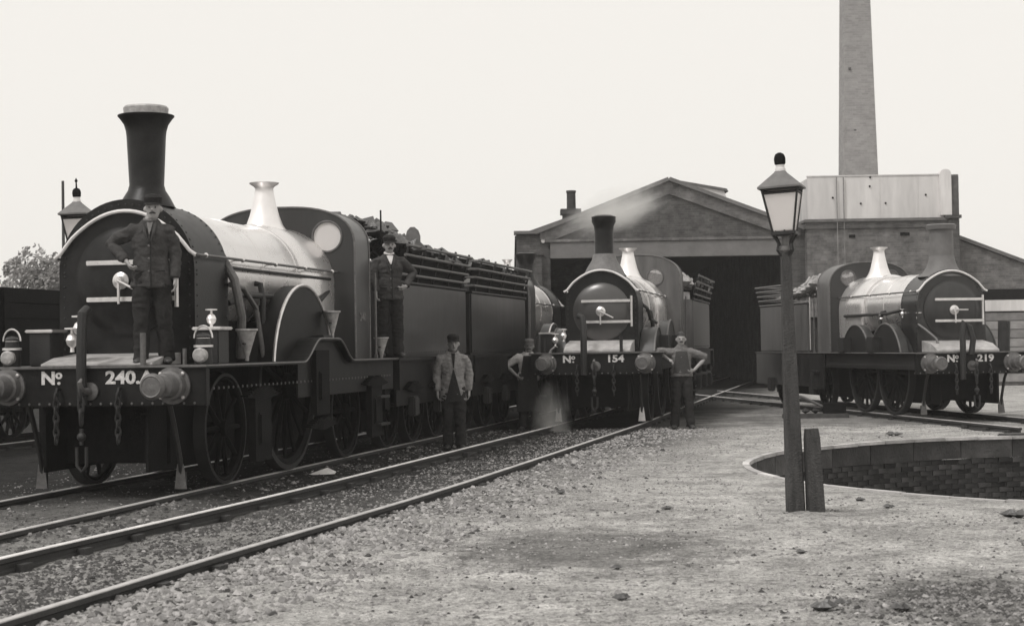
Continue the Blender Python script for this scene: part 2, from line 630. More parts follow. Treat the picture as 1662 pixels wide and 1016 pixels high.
# ------------------------------------------------------------------ tracks
def make_track(label, fx, y0, y1, step, tops=('rail_top', 'rail_top')):
    t = thing('railway_track', label, 'railway track', (fx(y0), y0, 0))
    ys = [y0+i*step for i in range(int((y1-y0)/step)+1)]
    cen = [Vector((fx(y), y, 0)) for y in ys]
    org = Vector((fx(y0), y0, 0))
    for sd in (-1, 1):
        web = MB()
        head = MB()
        rw = []
        rh = []
        for i, c in enumerate(cen):
            d = (cen[min(i+1, len(cen)-1)]-cen[max(i-1, 0)]).normalized()
            nrm = Vector((d.y, -d.x, 0))
            p = c-org+nrm*sd*.7525
            z = Vector((0, 0, 1))
            rw.append([p+nrm*a+z*b for a, b in ((-.034,-.04),(.034,-.04),(.034,.0),(.012,.012),(.012,.05),(.033,.062),(.033,.093),(-.033,.093),(-.033,.062),(-.012,.05),(-.012,.012),(-.034,.0))])
            rh.append([p+nrm*a+z*b for a, b in ((-.028,.0935),(.028,.0935),(.027,.100),(.018,.1035),(-.018,.1035),(-.027,.100))])
        web.ring_loft(rw)
        head.ring_loft(rh)
        r = web.build('rail', 'rail', t)
        head.build('rail_head', tops[0] if sd < 0 else tops[1], r)
    sl = MB()
    ch = MB()
    L = 0
    nxt = .3
    ps = MB()
    for i in range(len(cen)-1):
        seg = (cen[i+1]-cen[i]).length
        while L+seg > nxt:
            c = cen[i].lerp(cen[i+1], (nxt-L)/seg)-org
            d = (cen[i+1]-cen[i]).normalized()
            nrm = Vector((d.y, -d.x, 0))
            if (c+org).y < 50 and (c+org).y > 4:
                def bx(mb, u0, u1, v0, v1, z0, z1):
                    vs = [c+nrm*u+d*v+Vector((0,0,z)) for z in (z0, z1) for u, v in ((u0,v0),(u1,v0),(u1,v1),(u0,v1))]
                    mb.add(vs, [(0,3,2,1),(4,5,6,7),(0,1,5,4),(1,2,6,5),(2,3,7,6),(3,0,4,7)])
                zz = random.uniform(-.03, -.012)
                bx(sl, -1.3, 1.3, -.12, .12, -.1, zz)
                for sd in (-1, 1):
                    for k in (-1, 1):
                        a, b = sorted((sd*.7525+k*.038, sd*.7525+k*.10))
                        bx(ch, a, b, -.07, .07, -.03, random.uniform(.03, .05))
            nxt += .85
        L += seg
    tag(sl.build('sleepers', 'sleeper', t, smooth=False), kind='stuff')
    tag(ch.build('rail_chairs', 'rail', t, smooth=False), kind='stuff')
    return t
make_track('middle track with bright rails running from the foreground under the small centre engine', trackB_x, -10, 78, 2.0, ('rail_top', 'rail_dull'))
make_track('far left track under the big engine, its rails half buried in cinders', trackA_x, -10, 78, 4.0, ('rail_dull', 'rail_dull'))
make_track('right hand track under the tank engine ending at the turntable pit', trackC_x, 26.9, 50, 3.3, ('rail_dull', 'rail_dull'))
make_track('background track along the left edge under the coal wagon', lambda y: trackA_x(y)-6.9, 0, 75, 5.0, ('rail_dull', 'rail_dull'))

# ------------------------------------------------------------------ turntable pit
def make_pit():
    t = thing('turntable_pit', 'round brick lined turntable pit sunk in the yard on the right', 'pit', (PX, PY, 0))
    NS = 64
    shared = MB()
    n = 4
    da = 2*PI/NS
    def arcblock(mb, a0, a1, r0, r1, z0, z1, k=3):
        rings = []
        for i in range(k+1):
            a = a0+(a1-a0)*i/k
            c, s_ = math.cos(a), math.sin(a)
            rings.append([(r0*c, r0*s_, z0), (r1*c, r1*s_, z0), (r1*c, r1*s_, z1), (r0*c, r0*s_, z1)])
        mb.ring_loft(rings)
    # two rows of blocks: pale flat kerb on top, stone course below it
    mb = MB(); arcblock(mb, .001, da-.001, PR, PR+.085, -.04, .008)
    k0 = mb.build('kerb_stone', 'rim', t, angle=25)
    mb = MB(); arcblock(mb, .0012, da*1.5-.0012, PR+.02, PR+.4, -.33, -.042)
    s0 = mb.build('stone_block', 'stone', t, angle=25)
    for i in range(1, NS):
        inst(k0, t, (0, 0, random.uniform(-.008, .008)), (0, 0, i*da))
    for i in range(1, int(NS/1.5)+1):
        if i*da*1.5 + da*1.5 > 2*PI+.02: break
        inst(s0, t, (0, 0, 0), (random.uniform(-.0015,.0015), random.uniform(-.0015,.0015), i*da*1.5))
    # bricks of the wall below: single ones where they show, one joined part elsewhere
    NB = 160
    db = 2*PI/NB
    mb = MB(); arcblock(mb, .0016, db-.0016, PR+.03, PR+.15, .005, .074, 1)
    proto = mb.build('brick', 'pitbrick', t, smooth=False)
    first = True
    rest = MB()
    for c in range(13):
        z = -.335-.076*(c+1)
        for i in range(NB):
            a = i*db+(c % 2)*db/2
            am = (a+db/2) % (2*PI)
            x, y = PX+PR*math.cos(am), PY+PR*math.sin(am)
            vis = am > 1.25 and am < 3.0 and c < 11 and x < 8.2
            j = random.uniform(-.016, .012)
            if random.random() < .035: continue
            if vis and x > 3.9 and c < 8:
                if first:
                    proto.location = (0, 0, z)
                    proto.rotation_euler = (0, 0, a)
                    first = False
                else:
                    o = inst(proto, t, (j*math.cos(am), j*math.sin(am), z+random.uniform(-.006, .006)), (0, 0, a+random.uniform(-.0012, .0012)))
            else:
                arcblock(rest, a+.0016, a+db-.0016, PR+.03+j, PR+.15, z+.005, z+.074, 1)
    tag(rest.build('brickwork', 'pitbrick', t, smooth=False), kind='stuff')
    mb = MB()
    mb.lathe([(PR+.05, -1.4), (PR+.05, -.33)], n=96, caps=False)
    mb.build('mortar_bed', 'pitmortar', t)
    mb = MB()
    mb.lathe([(PR+.1, -1.42), (PR+.1, -1.36)], n=96)
    mb.build('pit_floor', 'pitmortar', t)
    # timber end block that carries the rail ends at the edge
    mb = MB()
    mb.box(-1.25, 1.25, -.16, .14, -.30, .0, .02)
    mb.build('end_timber', 'sleeper', t, loc=(trackC_x(26.55)-PX, 26.55-PY, .03), rot=(0, 0, .15))
make_pit()

# ------------------------------------------------------------------ locomotive parts
def wheel_mesh(R, spokes=14, w=.13):
    wb = MB()
    wb.lathe([(R*.89, -.05), (R*.93, -.05), (R*.93, .05), (R*.89, .05), (R*.86, .035), (R*.86, -.035), (R*.89, -.05)], axis=(1,0,0), n=48, caps=False)
    wb.lathe([(.0, -.08), (R*.15, -.08), (R*.17, 0), (R*.15, .08), (0, .08)], axis=(1,0,0), n=20)
    for k in range(spokes):
        a = 2*PI*k/spokes
        d = Vector((0, math.cos(a), math.sin(a)))
        wb.tube([d*R*.13, d*R*.88], [.035, .026], 6)
    ty = MB()
    ty.lathe([(R*.93, -.07), (R, -.065), (R-.008, .065), (R*.93, .07), (R*.93, -.07)], axis=(1,0,0), n=56, caps=False)
    return wb, ty

def add_wheels(t, lst):
    cache = {}
    for s, R, lat in lst:
        for sd in (-1, 1):
            key = (round(R, 3))
            if key not in cache:
                wb, ty = wheel_mesh(R, 16 if R > .7 else 10)
                w = wb.build('wheel', 'under', t)
                ty.build('tyre', 'soot', w)
                w.location = (sd*lat, s, R)
                cache[key] = w
            else:
                inst(cache[key], t, (sd*lat, s, R))
        MB().cyl((-lat, s, R), (lat, s, R), .08, n=12).build('axle', 'under', t)

def arch_outline(hw, z0, top, drop=.55, p=2.6, n=28):
    pts = [(-hw, z0)]
    for i in range(n+1):
        a = PI-PI*i/n
        c, s_ = math.cos(a), math.sin(a)
        pts.append((math.copysign(hw*abs(c)**(2/p), c), top-drop+drop*abs(s_)**(2/p)))
    pts.append((hw, z0))
    return pts

def buffer_pair(t, lat, z, r=.125):
    for sd in (-1, 1):
        c = (sd*lat, 0, z)
        b = MB()
        b.lathe([(.0, 0), (.185, 0), (.185, .03), (.15, .035), (.145, .12), (.12, .13), (.115, .30), (.09, .31), (.0, .31)], c, (0,-1,0), 24)
        o = b.build('buffer', 'iron', t)
        h = MB()
        h.lathe([(.055, .26), (.055, .46), (r, .47), (r+.004, .49), (r-.005, .515), (r*.8, .53), (r*.72, .524), (.03, .53), (0, .53)], c, (0,-1,0), 28)
        h.build('buffer_head', 'iron', o)
        for q in range(4):
            a = PI/4+q*PI/2
            h2 = MB().lathe([(.018, .03), (.018, .05), (0, .055)], (c[0]+.165*math.cos(a), 0, z+.165*math.sin(a)), (0,-1,0), 6)
            h2.build('bolt', 'steel', o)

def chain(mb, p, n, L=.085, r=.011):
    x, y, z = p
    for i in range(n):
        pts = []
        for k in range(12):
            a = 2*PI*k/12
            u, v = .026*math.cos(a), L*.5*math.sin(a)
            pts.append((x+(u if i % 2 else 0), y+(0 if i % 2 else u), z-i*L*.72+v))
        mb.tube(pts, r, 6, closed=True)

def draw_gear(t, z, long=True):
    h = MB()
    h.tube([(0, .05, z), (0, -.12, z), (0, -.2, z+.02), (0, -.23, z+.09), (0, -.19, z+.12)], [.035, .035, .032, .024, .015], 8)
    h.lathe([(.09, 0), (.09, .02), (.05, .03)], (0, 0, z), (0,-1,0), 20)
    hk = h.build('draw_hook', 'iron', t)
    c = MB()
    chain(c, (0, -.2, z-.02), 3, .16, .016)
    c.cyl((0, -.2, z-.36), (0, -.2, z-.52), .02, n=8)
    c.tube([(-.05, -.2, z-.54), (-.05, -.2, z-.72), (0, -.2, z-.78), (.05, -.2, z-.72), (.05, -.2, z-.54)], .018, 8)
    c.ball((.0, -.2, z-.44), .045, 10)
    c.build('coupling', 'soot', hk)
    for sd in (-1, 1):
        c = MB()
        c.tube([(sd*.33, 0, z+.02), (sd*.33, -.06, z+.03), (sd*.33, -.08, z-.02)], .014, 6)
        chain(c, (sd*.33, -.08, z-.06), 7, .095, .012)
        c.build('side_chain', 'soot', t)

def spring(mb, x, s, z, L=.8, n=6):
    for i in range(n):
        l = L*(1-i*.13)/2
        zz = z+i*.018
        mb.add([(x-.04, s-l, zz+.05), (x+.04, s-l, zz+.05), (x+.04, s, zz), (x-.04, s, zz), (x+.04, s+l, zz+.05), (x-.04, s+l, zz+.05),
                (x-.04, s-l, zz+.065), (x+.04, s-l, zz+.065), (x+.04, s, zz+.015), (x-.04, s, zz+.015), (x+.04, s+l, zz+.065), (x-.04, s+l, zz+.065)],
               [(0,1,2,3),(3,2,4,5),(6,9,8,7),(9,11,10,8),(0,6,7,1),(5,4,10,11),(1,7,8,2),(2,8,10,4),(0,3,9,6),(3,5,11,9)])

def engine(label, loc, rz, P):
    t = thing('steam_locomotive', label, 'locomotive', loc, rz)
    fp = P['fp']; hw = P['hw']; R = P['R']; cz = P['cz']; sf = P['sf']
    end = P['end']; cab = P['cab']; chw = P['chw']; ctop = P['ctop']
    # frames and beam
    MB().box(-hw, hw, 0, .10, fp-.40, fp-.035, .008).build('buffer_beam', 'black', t)
    fpl = MB()
    if P.get('bump'):
        b0, b1, hgt = P['bump']
        prof = []
        for i in range(31):
            s = -.03+(end+.03)*i/30
            prof.append(s)
        ss = sorted(set([-.03, b0, end]+[b0+(b1-b0)*k/24 for k in range(25)]))
        def lift(s):
            if s < b0 or s > b1: return 0
            u = min((s-b0)/.62, (b1-s)/.62, 1)
            return hgt*(u*u*(3-2*u))
        for x0, x1 in ((-hw-.02, -hw+.30), (hw-.30, hw+.02)):
            fpl.ring_loft([[(x0, s, fp-.035+lift(s)), (x1, s, fp-.035+lift(s)), (x1, s, fp+lift(s)), (x0, s, fp+lift(s))] for s in ss])
        fpl.box(-hw+.30, hw-.30, -.03, end, fp-.035, fp)
        val = MB()
        for sd in (-1, 1):
            x = sd*(hw-.07)
            val.ring_loft([[(x-.012, s, fp-.42), (x+.012, s, fp-.42), (x+.012, s, fp-.036+lift(s)), (x-.012, s, fp-.036+lift(s))] for s in ss if s >= .1]
                          if True else [])
        val.build('outside_frame', 'black', t)
    else:
        fpl.box(-hw-.02, hw+.02, -.03, end, fp-.035, fp)
        val = MB()
        for sd in (-1, 1):
            x = sd*(hw-.06)
            val.box(x-.012, x+.012, .1, end, fp-.32, fp-.036)
        val.build('valance', P.get('frame_m', 'black'), t)
    fpl.build('footplate', 'black', t, smooth=False)
    # worn bright nosing along the footplate edge
    nose = MB()
    nose.box(-hw-.022, hw+.022, -.034, -.0305, fp-.022, fp+.002)
    nose.build('footplate_edge', 'iron', t)
    ed = MB()
    for sd in (-1, 1):
        x = sd*(hw+.0225)
        if P.get('bump'):
            ed.tube([(x, s, fp-.012+lift(s)) for s in ss], .011, 6)
        else:
            ed.tube([(x, -.03, fp-.012), (x, end, fp-.012)], .010, 6)
    ed.build('edge_bead', 'iron', t)
    inner = MB()
    for sd in (-1, 1):
        inner.box(sd*.55-.015, sd*.55+.015, .1, end, .24, fp-.04)
    inner.box(-.6, .6, .55, 2.0, .30, fp-.04)
    inner.box(-.5, .5, cab-1.5, cab, .45, fp)
    inner.box(-hw+.1, hw-.1, end-.25, end-.05, .6, fp-.04)
    inner.build('inner_frame', 'under', t)
    riv = MB()
    for sd in (-1, 1):
        s = .2
        while s < end-.1:
            riv.lathe([(.016, 0), (.013, .008), (0, .012)], (sd*(hw-.055), s, fp-.24), (sd, 0, 0), 6, caps=False)
            s += .13
    for x in [k*.11 for k in range(-10, 11)]:
        riv.lathe([(.014, 0), (.011, .007), (0, .01)], (x, 0, fp-.375), (0, -1, 0), 6, caps=False)
    tag(riv.build('rivets', 'iron', t), kind='stuff')
    buffer_pair(t, P['buf'], fp-.20)
    draw_gear(t, fp-.25)
    for sd in (-1, 1):
        g = MB()
        g.tube([(sd*.76, .16, fp-.35), (sd*.76, .28, .7), (sd*.76, .42, .35), (sd*.76, .45, .2)], .028, 6)
        g.box(sd*.76-.05, sd*.76+.05, .43, .47, .05, .22)
        go = g.build('guard_iron', 'soot', t)
        g = MB()
        g.add([(sd*.76+a, y, z) for y in (.424, .428) for a, z in ((-.065, .05), (.065, .05), (.035, .30), (-.035, .30))], [(0,1,2,3),(7,6,5,4),(0,4,5,1),(1,5,6,2),(2,6,7,3),(3,7,4,0)])
        g.build('guard_foot', P.get('guard_m', 'iron'), go)
    add_wheels(t, P['wheels'])
    axb = MB()
    for s, Rw, lat in P['wheels']:
        for sd in (-1, 1):
            o = MB()
            x = sd*(hw-.02)
            if P.get('bump'):
                o.box(x-.08, x+.06, s-.16, s+.16, Rw-.17, Rw+.17, .02)
                o.box(x-.05, x+.03, s-.24, s+.24, Rw-.34, Rw+.42)
                b = o.build('axle_box', 'under', t)
                q = MB()
                spring(q, x, s, Rw-.52 if Rw > .8 else Rw+.30, .95)
                q.build('leaf_spring', 'under', b)
    # smokebox
    sb1 = sf+P.get('sbl', .9)
    prof = [(-R, fp)]+[(R*math.cos(PI-PI*i/32), cz+R*math.sin(PI-PI*i/32)) for i in range(33)]+[(R, fp)]
    sb = MB()
    sb.ring_loft([[(x, sf, z) for x, z in prof], [(x, sb1, z) for x, z in prof]])
    sbo = sb.build('smokebox', P.get('sb_m', 'smokebox'), t)
    ring = MB()
    Ri = R*.83
    pf = [(R+.012, fp)]+[((R+.012)*math.cos(PI*i/32), cz+(R+.012)*math.sin(PI*i/32)) for i in range(33)]+[(-R-.012, fp)]
    ring.plate(pf, [], .03, lambda u, v, d: (u, sf-.03+d, v))
    ring.build('front_plate', P.get('sb_m', 'smokebox'), sbo)
    cv = P.get('cover', 1.25)
    q = MB()
    q.ring_loft([[(-.60, .13, fp+.004), (.60, .13, fp+.004), (.60, .13, fp+.03*cv), (-.60, .13, fp+.03*cv)],
                 [(-.60, .40, fp+.004), (.60, .40, fp+.004), (.60, .40, fp+.12*cv), (-.60, .40, fp+.12*cv)],
                 [(-.60, sf-.035, fp+.004), (.60, sf-.035, fp+.004), (.60, sf-.035, fp+.17*cv), (-.60, sf-.035, fp+.17*cv)]])
    q.build('cylinder_cover', 'cover', t)
    dr = P['dr']; dz = cz-.10
    d = MB()
    y = sf-.03
    d.lathe([(dr+.03, 0), (dr+.03, .02), (dr, .025), (dr-.02, .04), (dr*.8, .075), (dr*.5, .105), (dr*.25, .118), (.0, .122)], (0, y, dz), (0,-1,0), 48)
    door = d.build('smokebox_door', P.get('door_m', 'smokebox'), t, angle=50)
    for k in (-1, 1):
        zz = dz+k*P.get('strap', .2)
        st = MB()
        st.box(-dr*.72, dr+.05, y-.135, y-.11, zz-.024, zz+.024, .006)
        st.build('hinge_strap', 'steel', door)
    hp = MB()
    hp.cyl((dr+.06, y-.10, dz-.28), (dr+.06, y-.10, dz+.28), .022, n=10)
    hp.build('hinge_post', 'steel', door)
    hd = MB()
    hd.lathe([(.0, .11), (.085, .11), (.09, .14), (.05, .16), (.03, .20), (0, .2)], (0, y, dz), (0,-1,0), 20)
    hd.tube([(0, y-.19, dz), (.0, y-.19, dz-.24)], [.018, .014], 8)
    hd.tube([(0, y-.21, dz), (.24, y-.21, dz-.12 if P.get('lev', 1) else dz)], [.018, .012], 8)
    hd.build('door_handle', 'steel', door)
    rv = MB()
    for i in range(29):
        a = PI*i/28
        rv.lathe([(.013, 0), (.01, .007), (0, .01)], (R*.94*math.cos(a), sf-.03, cz+R*.94*math.sin(a)), (0, -1, 0), 6, caps=False)
        for yy in (sf+.06, sb1-.06):
            rv.lathe([(.013, 0), (.01, .007), (0, .01)], (R*math.cos(a), yy, cz+R*math.sin(a)), (math.cos(a), 0, math.sin(a)), 6, caps=False)
    for k in range(9):
        for sd in (-1, 1):
            z = fp+.06+(cz-fp-.1)*k/8
            rv.lathe([(.013, 0), (.01, .007), (0, .01)], (sd*R*.94, sf-.03, z), (0, -1, 0), 6, caps=False)
            for yy in (sf+.06, sb1-.06):
                rv.lathe([(.013, 0), (.01, .007), (0, .01)], (sd*R, yy, z), (sd, 0, 0), 6, caps=False)
    tag(rv.build('rivets', 'soot', sbo), kind='stuff')
    # hand rail that sweeps over the smokebox front
    hh = P['hand']; hx = P['handx']
    rise = P['rise']
    yb = sf-.07
    arc = []
    for i in range(25):
        u = -1+2*i/24
        x = u*hx
        z = hh+(rise-hh)*(math.cos(u*PI/2)**1.0*.55+.45*(1-abs(u)**2.2))
        z -= .035*math.exp(-((abs(u)-.9)/.08)**2)
        arc.append((x, yb, z))
    hr = MB()
    hr.tube(arc, .020, 8)
    hr.build('smokebox_handrail', 'cream', t)
    for sd in (-1, 1):
        h = MB()
        h.tube([(sd*hx, yb, hh), (sd*(hx+.01), yb+.12, hh-.005), (sd*hx, sf+.5, hh), (sd*hx, cab-.02, hh)], .015, 8)
        h.build('handrail', 'iron', t)
        k = sf+.2
        while k < cab-.2:
            kb = MB()
            Rk = P['Rb'] if k > sb1 else R
            x1 = math.sqrt(max(.02, Rk*Rk-(hh-cz)**2))
            kb.cyl((sd*(x1-.02), k, hh), (sd*hx, k, hh), .012, n=8)
            kb.ball((sd*hx, k, hh), .028, 8)
            kb.build('handrail_knob', 'steel', t)
            k += 1.05
    # chimney
    ch = P['chim']
    c = MB()
    c.lathe(ch['prof'], (0, ch['s'], 0), n=40)
    co = c.build('chimney', ch.get('m', 'smokebox'), t, angle=50)
    if 'cap' in ch:
        q = MB()
        q.lathe(ch['cap'], (0, ch['s'], 0), n=40, caps=False)
        q.build('chimney_cap', 'funnel', co)
    if 'base' in ch:
        q = MB()
        q.lathe(ch['base'], (0, ch['s'], 0), n=40, caps=False)
        q.build('chimney_base', ch.get('bm', 'boiler'), co)
    # boiler
    Rb = P['Rb']; fb = P['fb']
    b = MB()
    b.lathe([(Rb, 0), (Rb, fb-sb1)], (0, sb1, cz), (0,1,0), 64)
    bo = b.build('boiler', 'boiler', t)
    for s in [sb1+.08+(fb-sb1-.2)*i/2 for i in range(3)]:
        q = MB()
        q.lathe([(Rb, -.025), (Rb+.008, -.022), (Rb+.008, .022), (Rb, .025)], (0, s, cz), (0,1,0), 64, caps=False)
        q.build('boiler_band', 'boiler', bo)
    f = MB()
    Rf = P['Rf']
    fprof = [(-Rf*.98, fp)]+[(Rf*math.cos(PI-PI*i/32), cz+Rf*math.sin(PI-PI*i/32)) for i in range(33)]+[(Rf*.98, fp)]
    rings = []
    for y_, k in ((fb, .93), (fb+.05, .97), (fb+.12, 1.), (cab+.1, 1.)):
        rings.append([(x*k, y_, cz+(z-cz)*k if z > fp else z) for x, z in fprof])
    f.ring_loft(rings)
    f.build('firebox', 'boiler', t)
    # plain lower fittings between frames and boiler
    q = MB()
    q.box(-.55, .55, sb1, fb, fp, cz-Rb*.72)
    q.build('frame_casing', 'under', t)
    # safety valve casing
    vs, vz = P['valve']
    v = MB()
    k = P.get('vk', 1.0)
    v.lathe([(.36*k, 0), (.29*k, .05), (.235*k, .13), (.19*k, .25), (.155*k, .38), (.125*k, .52), (.115*k, .60), (.13*k, .625), (.185*k, .66), (.19*k, .675), (.15*k, .678), (.09*k, .66), (0, .66)], (0, vs, vz), n=36)
    v.build('safety_valve_casing', 'brass', t, angle=60)
    # cab: spectacle plate, wrapper, beading
    out = arch_outline(chw, fp, ctop)
    wr = P.get('win', .205); wx = P.get('winx', .62*chw); wz = P.get('winz', ctop-.40)
    holes = [circle(sd*wx, wz, wr, 24) for sd in (-1, 1)]
    q = MB()
    q.plate(out, holes, .02, lambda u, w_, d_: (u, cab+d_, w_))
    cabo = q.build('cab_front', P.get('cab_m', 'body'), t, angle=30)
    for sd in (-1, 1):
        q = MB()
        q.tube([(sd*wx+wr*math.cos(2*PI*i/28), cab-.004, wz+wr*math.sin(2*PI*i/28)) for i in range(28)], .016, 6, closed=True)
        wo = q.build('window_rim', 'iron', cabo)
        q = MB()
        q.lathe([(wr, 0), (wr, .006)], (sd*wx, cab+.006, wz), (0,1,0), 28)
        q.build('window_pane', P.get('pane_m', 'pane'), cabo)
    q = MB()
    o2 = arch_outline(chw-.02, fp, ctop-.02)
    cl = P.get('cabl', .62)
    rings = []
    def ogee(s): return 0
    q.ring_loft([[(x, cab+.02, z) for x, z in out]+[(x, cab+.02, z) for x, z in reversed(o2)],
                 [(x, cab+cl, z) for x, z in out]+[(x, cab+cl, z) for x, z in reversed(o2)]])
    q.build('cab_side_sheet', P.get('side_m', 'body'), t, angle=40)
    q = MB()
    q.tube([(x, cab-.004, z) for x, z in out], .014, 6)
    q.tube([(x, cab+cl, z) for x, z in out], .016, 6)
    q.build('cab_beading', 'iron', t)
    for sd in (-1, 1):
        q = MB()
        x = sd*(chw+.05)
        q.cyl((x, cab+cl+.12, fp+.05), (x, cab+cl+.12, fp+1.15), .016, n=8)
        q.box(x-.02, x+.02, cab+cl+.1, cab+cl+.14, fp, fp+.05)
        q.build('cab_handrail', 'iron', t)
    # splashers
    for (s, z, Rs, x0, x1) in P['splash']:
        for sd in (-1, 1):
            a0 = math.asin(max(-1, min(1, (fp-z)/Rs)))
            op = [(s+Rs*math.cos(PI-a0-(PI-2*a0)*i/24), z+Rs*math.sin(PI-a0-(PI-2*a0)*i/24)) for i in range(25)]
            q = MB()
            a, b_ = sorted((sd*x0, sd*x1))
            q.ring_loft([[(a, u, w_) for u, w_ in op], [(b_, u, w_) for u, w_ in op]])
            so = q.build('splasher', P.get('splash_m', 'body'), t)
            q = MB()
            q.tube([(sd*x1, u, w_) for u, w_ in op], .02, 6)
            q.build('splasher_bead', P.get('bead_m', 'steel'), so)
            q = MB()
            q.box(*sorted((sd*(x1-.01), sd*(x1+.16))), s+.25, s+.60, fp, fp+.30, .01)
            q.build('splasher_step', 'soot', so)
    # number on the beam
    zt = fp-.175
    text_mesh('N', .175, 'number', t, 'number_letter', (P['nx'], -.004, zt), (PI/2, 0, 0), 1.15, .007)
    text_mesh('o', .12, 'number', t, 'number_letter', (P['nx']+.115, -.004, zt+.055), (PI/2, 0, 0), 1.1, .005)
    text_mesh('.', .14, 'number', t, 'number_letter', (P['nx']+.115, -.004, zt+.0), (PI/2, 0, 0), 1.2, .006)
    text_mesh(P['num'], .175, 'number', t, 'number_letter', (P['numx'], -.004, zt), (PI/2, 0, 0), 1.22, .006)
    # steps under the cab
    for sd in (-1, 1):
        q = MB()
        x = sd*(hw-.08)
        q.box(x-.012, x+.012, cab+.2, cab+.62, .42, fp-.03)
        a, b_ = sorted((x, x+sd*.16))
        q.box(a, b_, cab+.2, cab+.62, .42, .45)
        q.box(a, b_, cab+.2, cab+.62, .78, .81)
        q.build('cab_step', 'soot', t)
    return t

def tender(label, loc, rz, y0, y1, zt=2.35, coal_top=3.0, hw=1.12, rails=4, fp=1.3, m='body', wheels=(), frame_m='black'):
    t = thing('locomotive_tender', label, 'tender', loc, rz)
    q = MB()
    q.box(-1.2, 1.2, y0, y1, fp-.05, fp, .005)
    for sd in (-1, 1):
        q.box(sd*1.12-.015, sd*1.12+.015, y0+.05, y1-.05, .62, fp-.05)
    q.box(-1.2, 1.2, y1-.12, y1, .85, fp-.05)
    q.box(-1.2, 1.2, y0, y0+.1, .85, fp-.05)
    q.box(-.6, .6, y0+.1, y1-.2, .26, fp-.05)
    q.build('tender_frame', frame_m, t)
    q = MB()
    q.box(-hw, hw, y0+.25, y1-.1, fp, zt, .03)
    bo = q.build('tender_tank', m, t)
    q = MB()
    pts = [(-hw-.004, y0+.25, zt), (-hw-.004, y1-.1, zt), (hw+.004, y1-.1, zt), (hw+.004, y0+.25, zt)]
    q.tube(pts, .022, 8)
    q.build('tank_beading', 'soot', bo)
    rv = MB()
    for sd in (-1, 1):
        for s in [y0+.35+i*.14 for i in range(int((y1-y0-.5)/.14))]:
            rv.lathe([(.012, 0), (0, .008)], (sd*hw, s, fp+.07), (sd, 0, 0), 6, caps=False)
    tag(rv.build('rivets', 'soot', bo), kind='stuff')
    for i in range(rails):
        z = zt+.11+i*.135
        fl = .03+.035*i
        q = MB()
        x = hw+fl
        q.tube([(-x, y0+.3, z), (-x, y1-.2, z), (-x+.12, y1-.1+fl, z), (x-.12, y1-.1+fl, z), (x, y1-.2, z), (x, y0+.3, z)], .022, 8)
        q.build('coal_rail', 'iron', t)
    for sd in (-1, 1):
        n = 5
        for i in range(n):
            s = y0+.4+(y1-y0-.8)*i/(n-1)
            q = MB()
            q.tube([(sd*(hw-.01), s, zt), (sd*(hw+.01), s, zt+.1), (sd*(hw+.02+.03*rails), s, zt+.02+.135*rails)], .02, 6)
            q.build('rail_stanchion', 'soot', t)
    # sheet behind the coal rails
    q = MB()
    for sd in (-1, 1):
        q.add([(sd*(hw-.03), y0+.3, zt), (sd*(hw-.03), y1-.15, zt), (sd*(hw+.03), y1-.15, zt+.5), (sd*(hw+.03), y0+.3, zt+.5)], [(0,1,2,3)])
        q.add([(sd*(hw-.045), y0+.3, zt), (sd*(hw-.045), y1-.15, zt), (sd*(hw+.015), y1-.15, zt+.5), (sd*(hw+.015), y0+.3, zt+.5)], [(0,1,2,3)])
    q.build('coal_guard_plate', 'under', t)
    add_wheels(t, [(s, R, .72) for s, R in wheels])
    for s, R in wheels:
        for sd in (-1, 1):
            q = MB()
            x = sd*1.17
            q.box(x-.05, x+.06, s-.13, s+.13, R-.14, R+.14, .02)
            b = q.build('axle_box', 'soot', t)
            q = MB()
            spring(q, x, s, R+.2, .85)
            q.build('leaf_spring', 'under', b)
    return t

def coal_heap(label, loc, rz, y0, y1, z0, z1f, z1b, hw, seed, m='coal'):
    random.seed(seed)
    mb = MB()
    n = int((y1-y0)*230)
    for i in range(n):
        u = random.random()
        y = y0+(y1-y0)*u
        x = random.uniform(-hw, hw)
        top = z1f+(z1b-z1f)*u
        h = z0+(top-z0)*(1-(abs(x)/hw)**3*.42)*(.9+.32*noise.noise((x*1.2, y*.9, seed)))
        rock(mb, (x, y, h-.06), random.uniform(.03, .12)*(1.7 if random.random() < .10 else 1), .85, .4)
    mb.box(-hw+.05, hw-.05, y0+.1, y1-.1, z0-.3, z0+.06)
    o = mb.build('coal_heap', m, smooth=False, loc=loc, rot=(0, 0, rz))
    return tag(o, label, 'coal', kind='stuff')

def ang(sl): return -math.atan(sl)

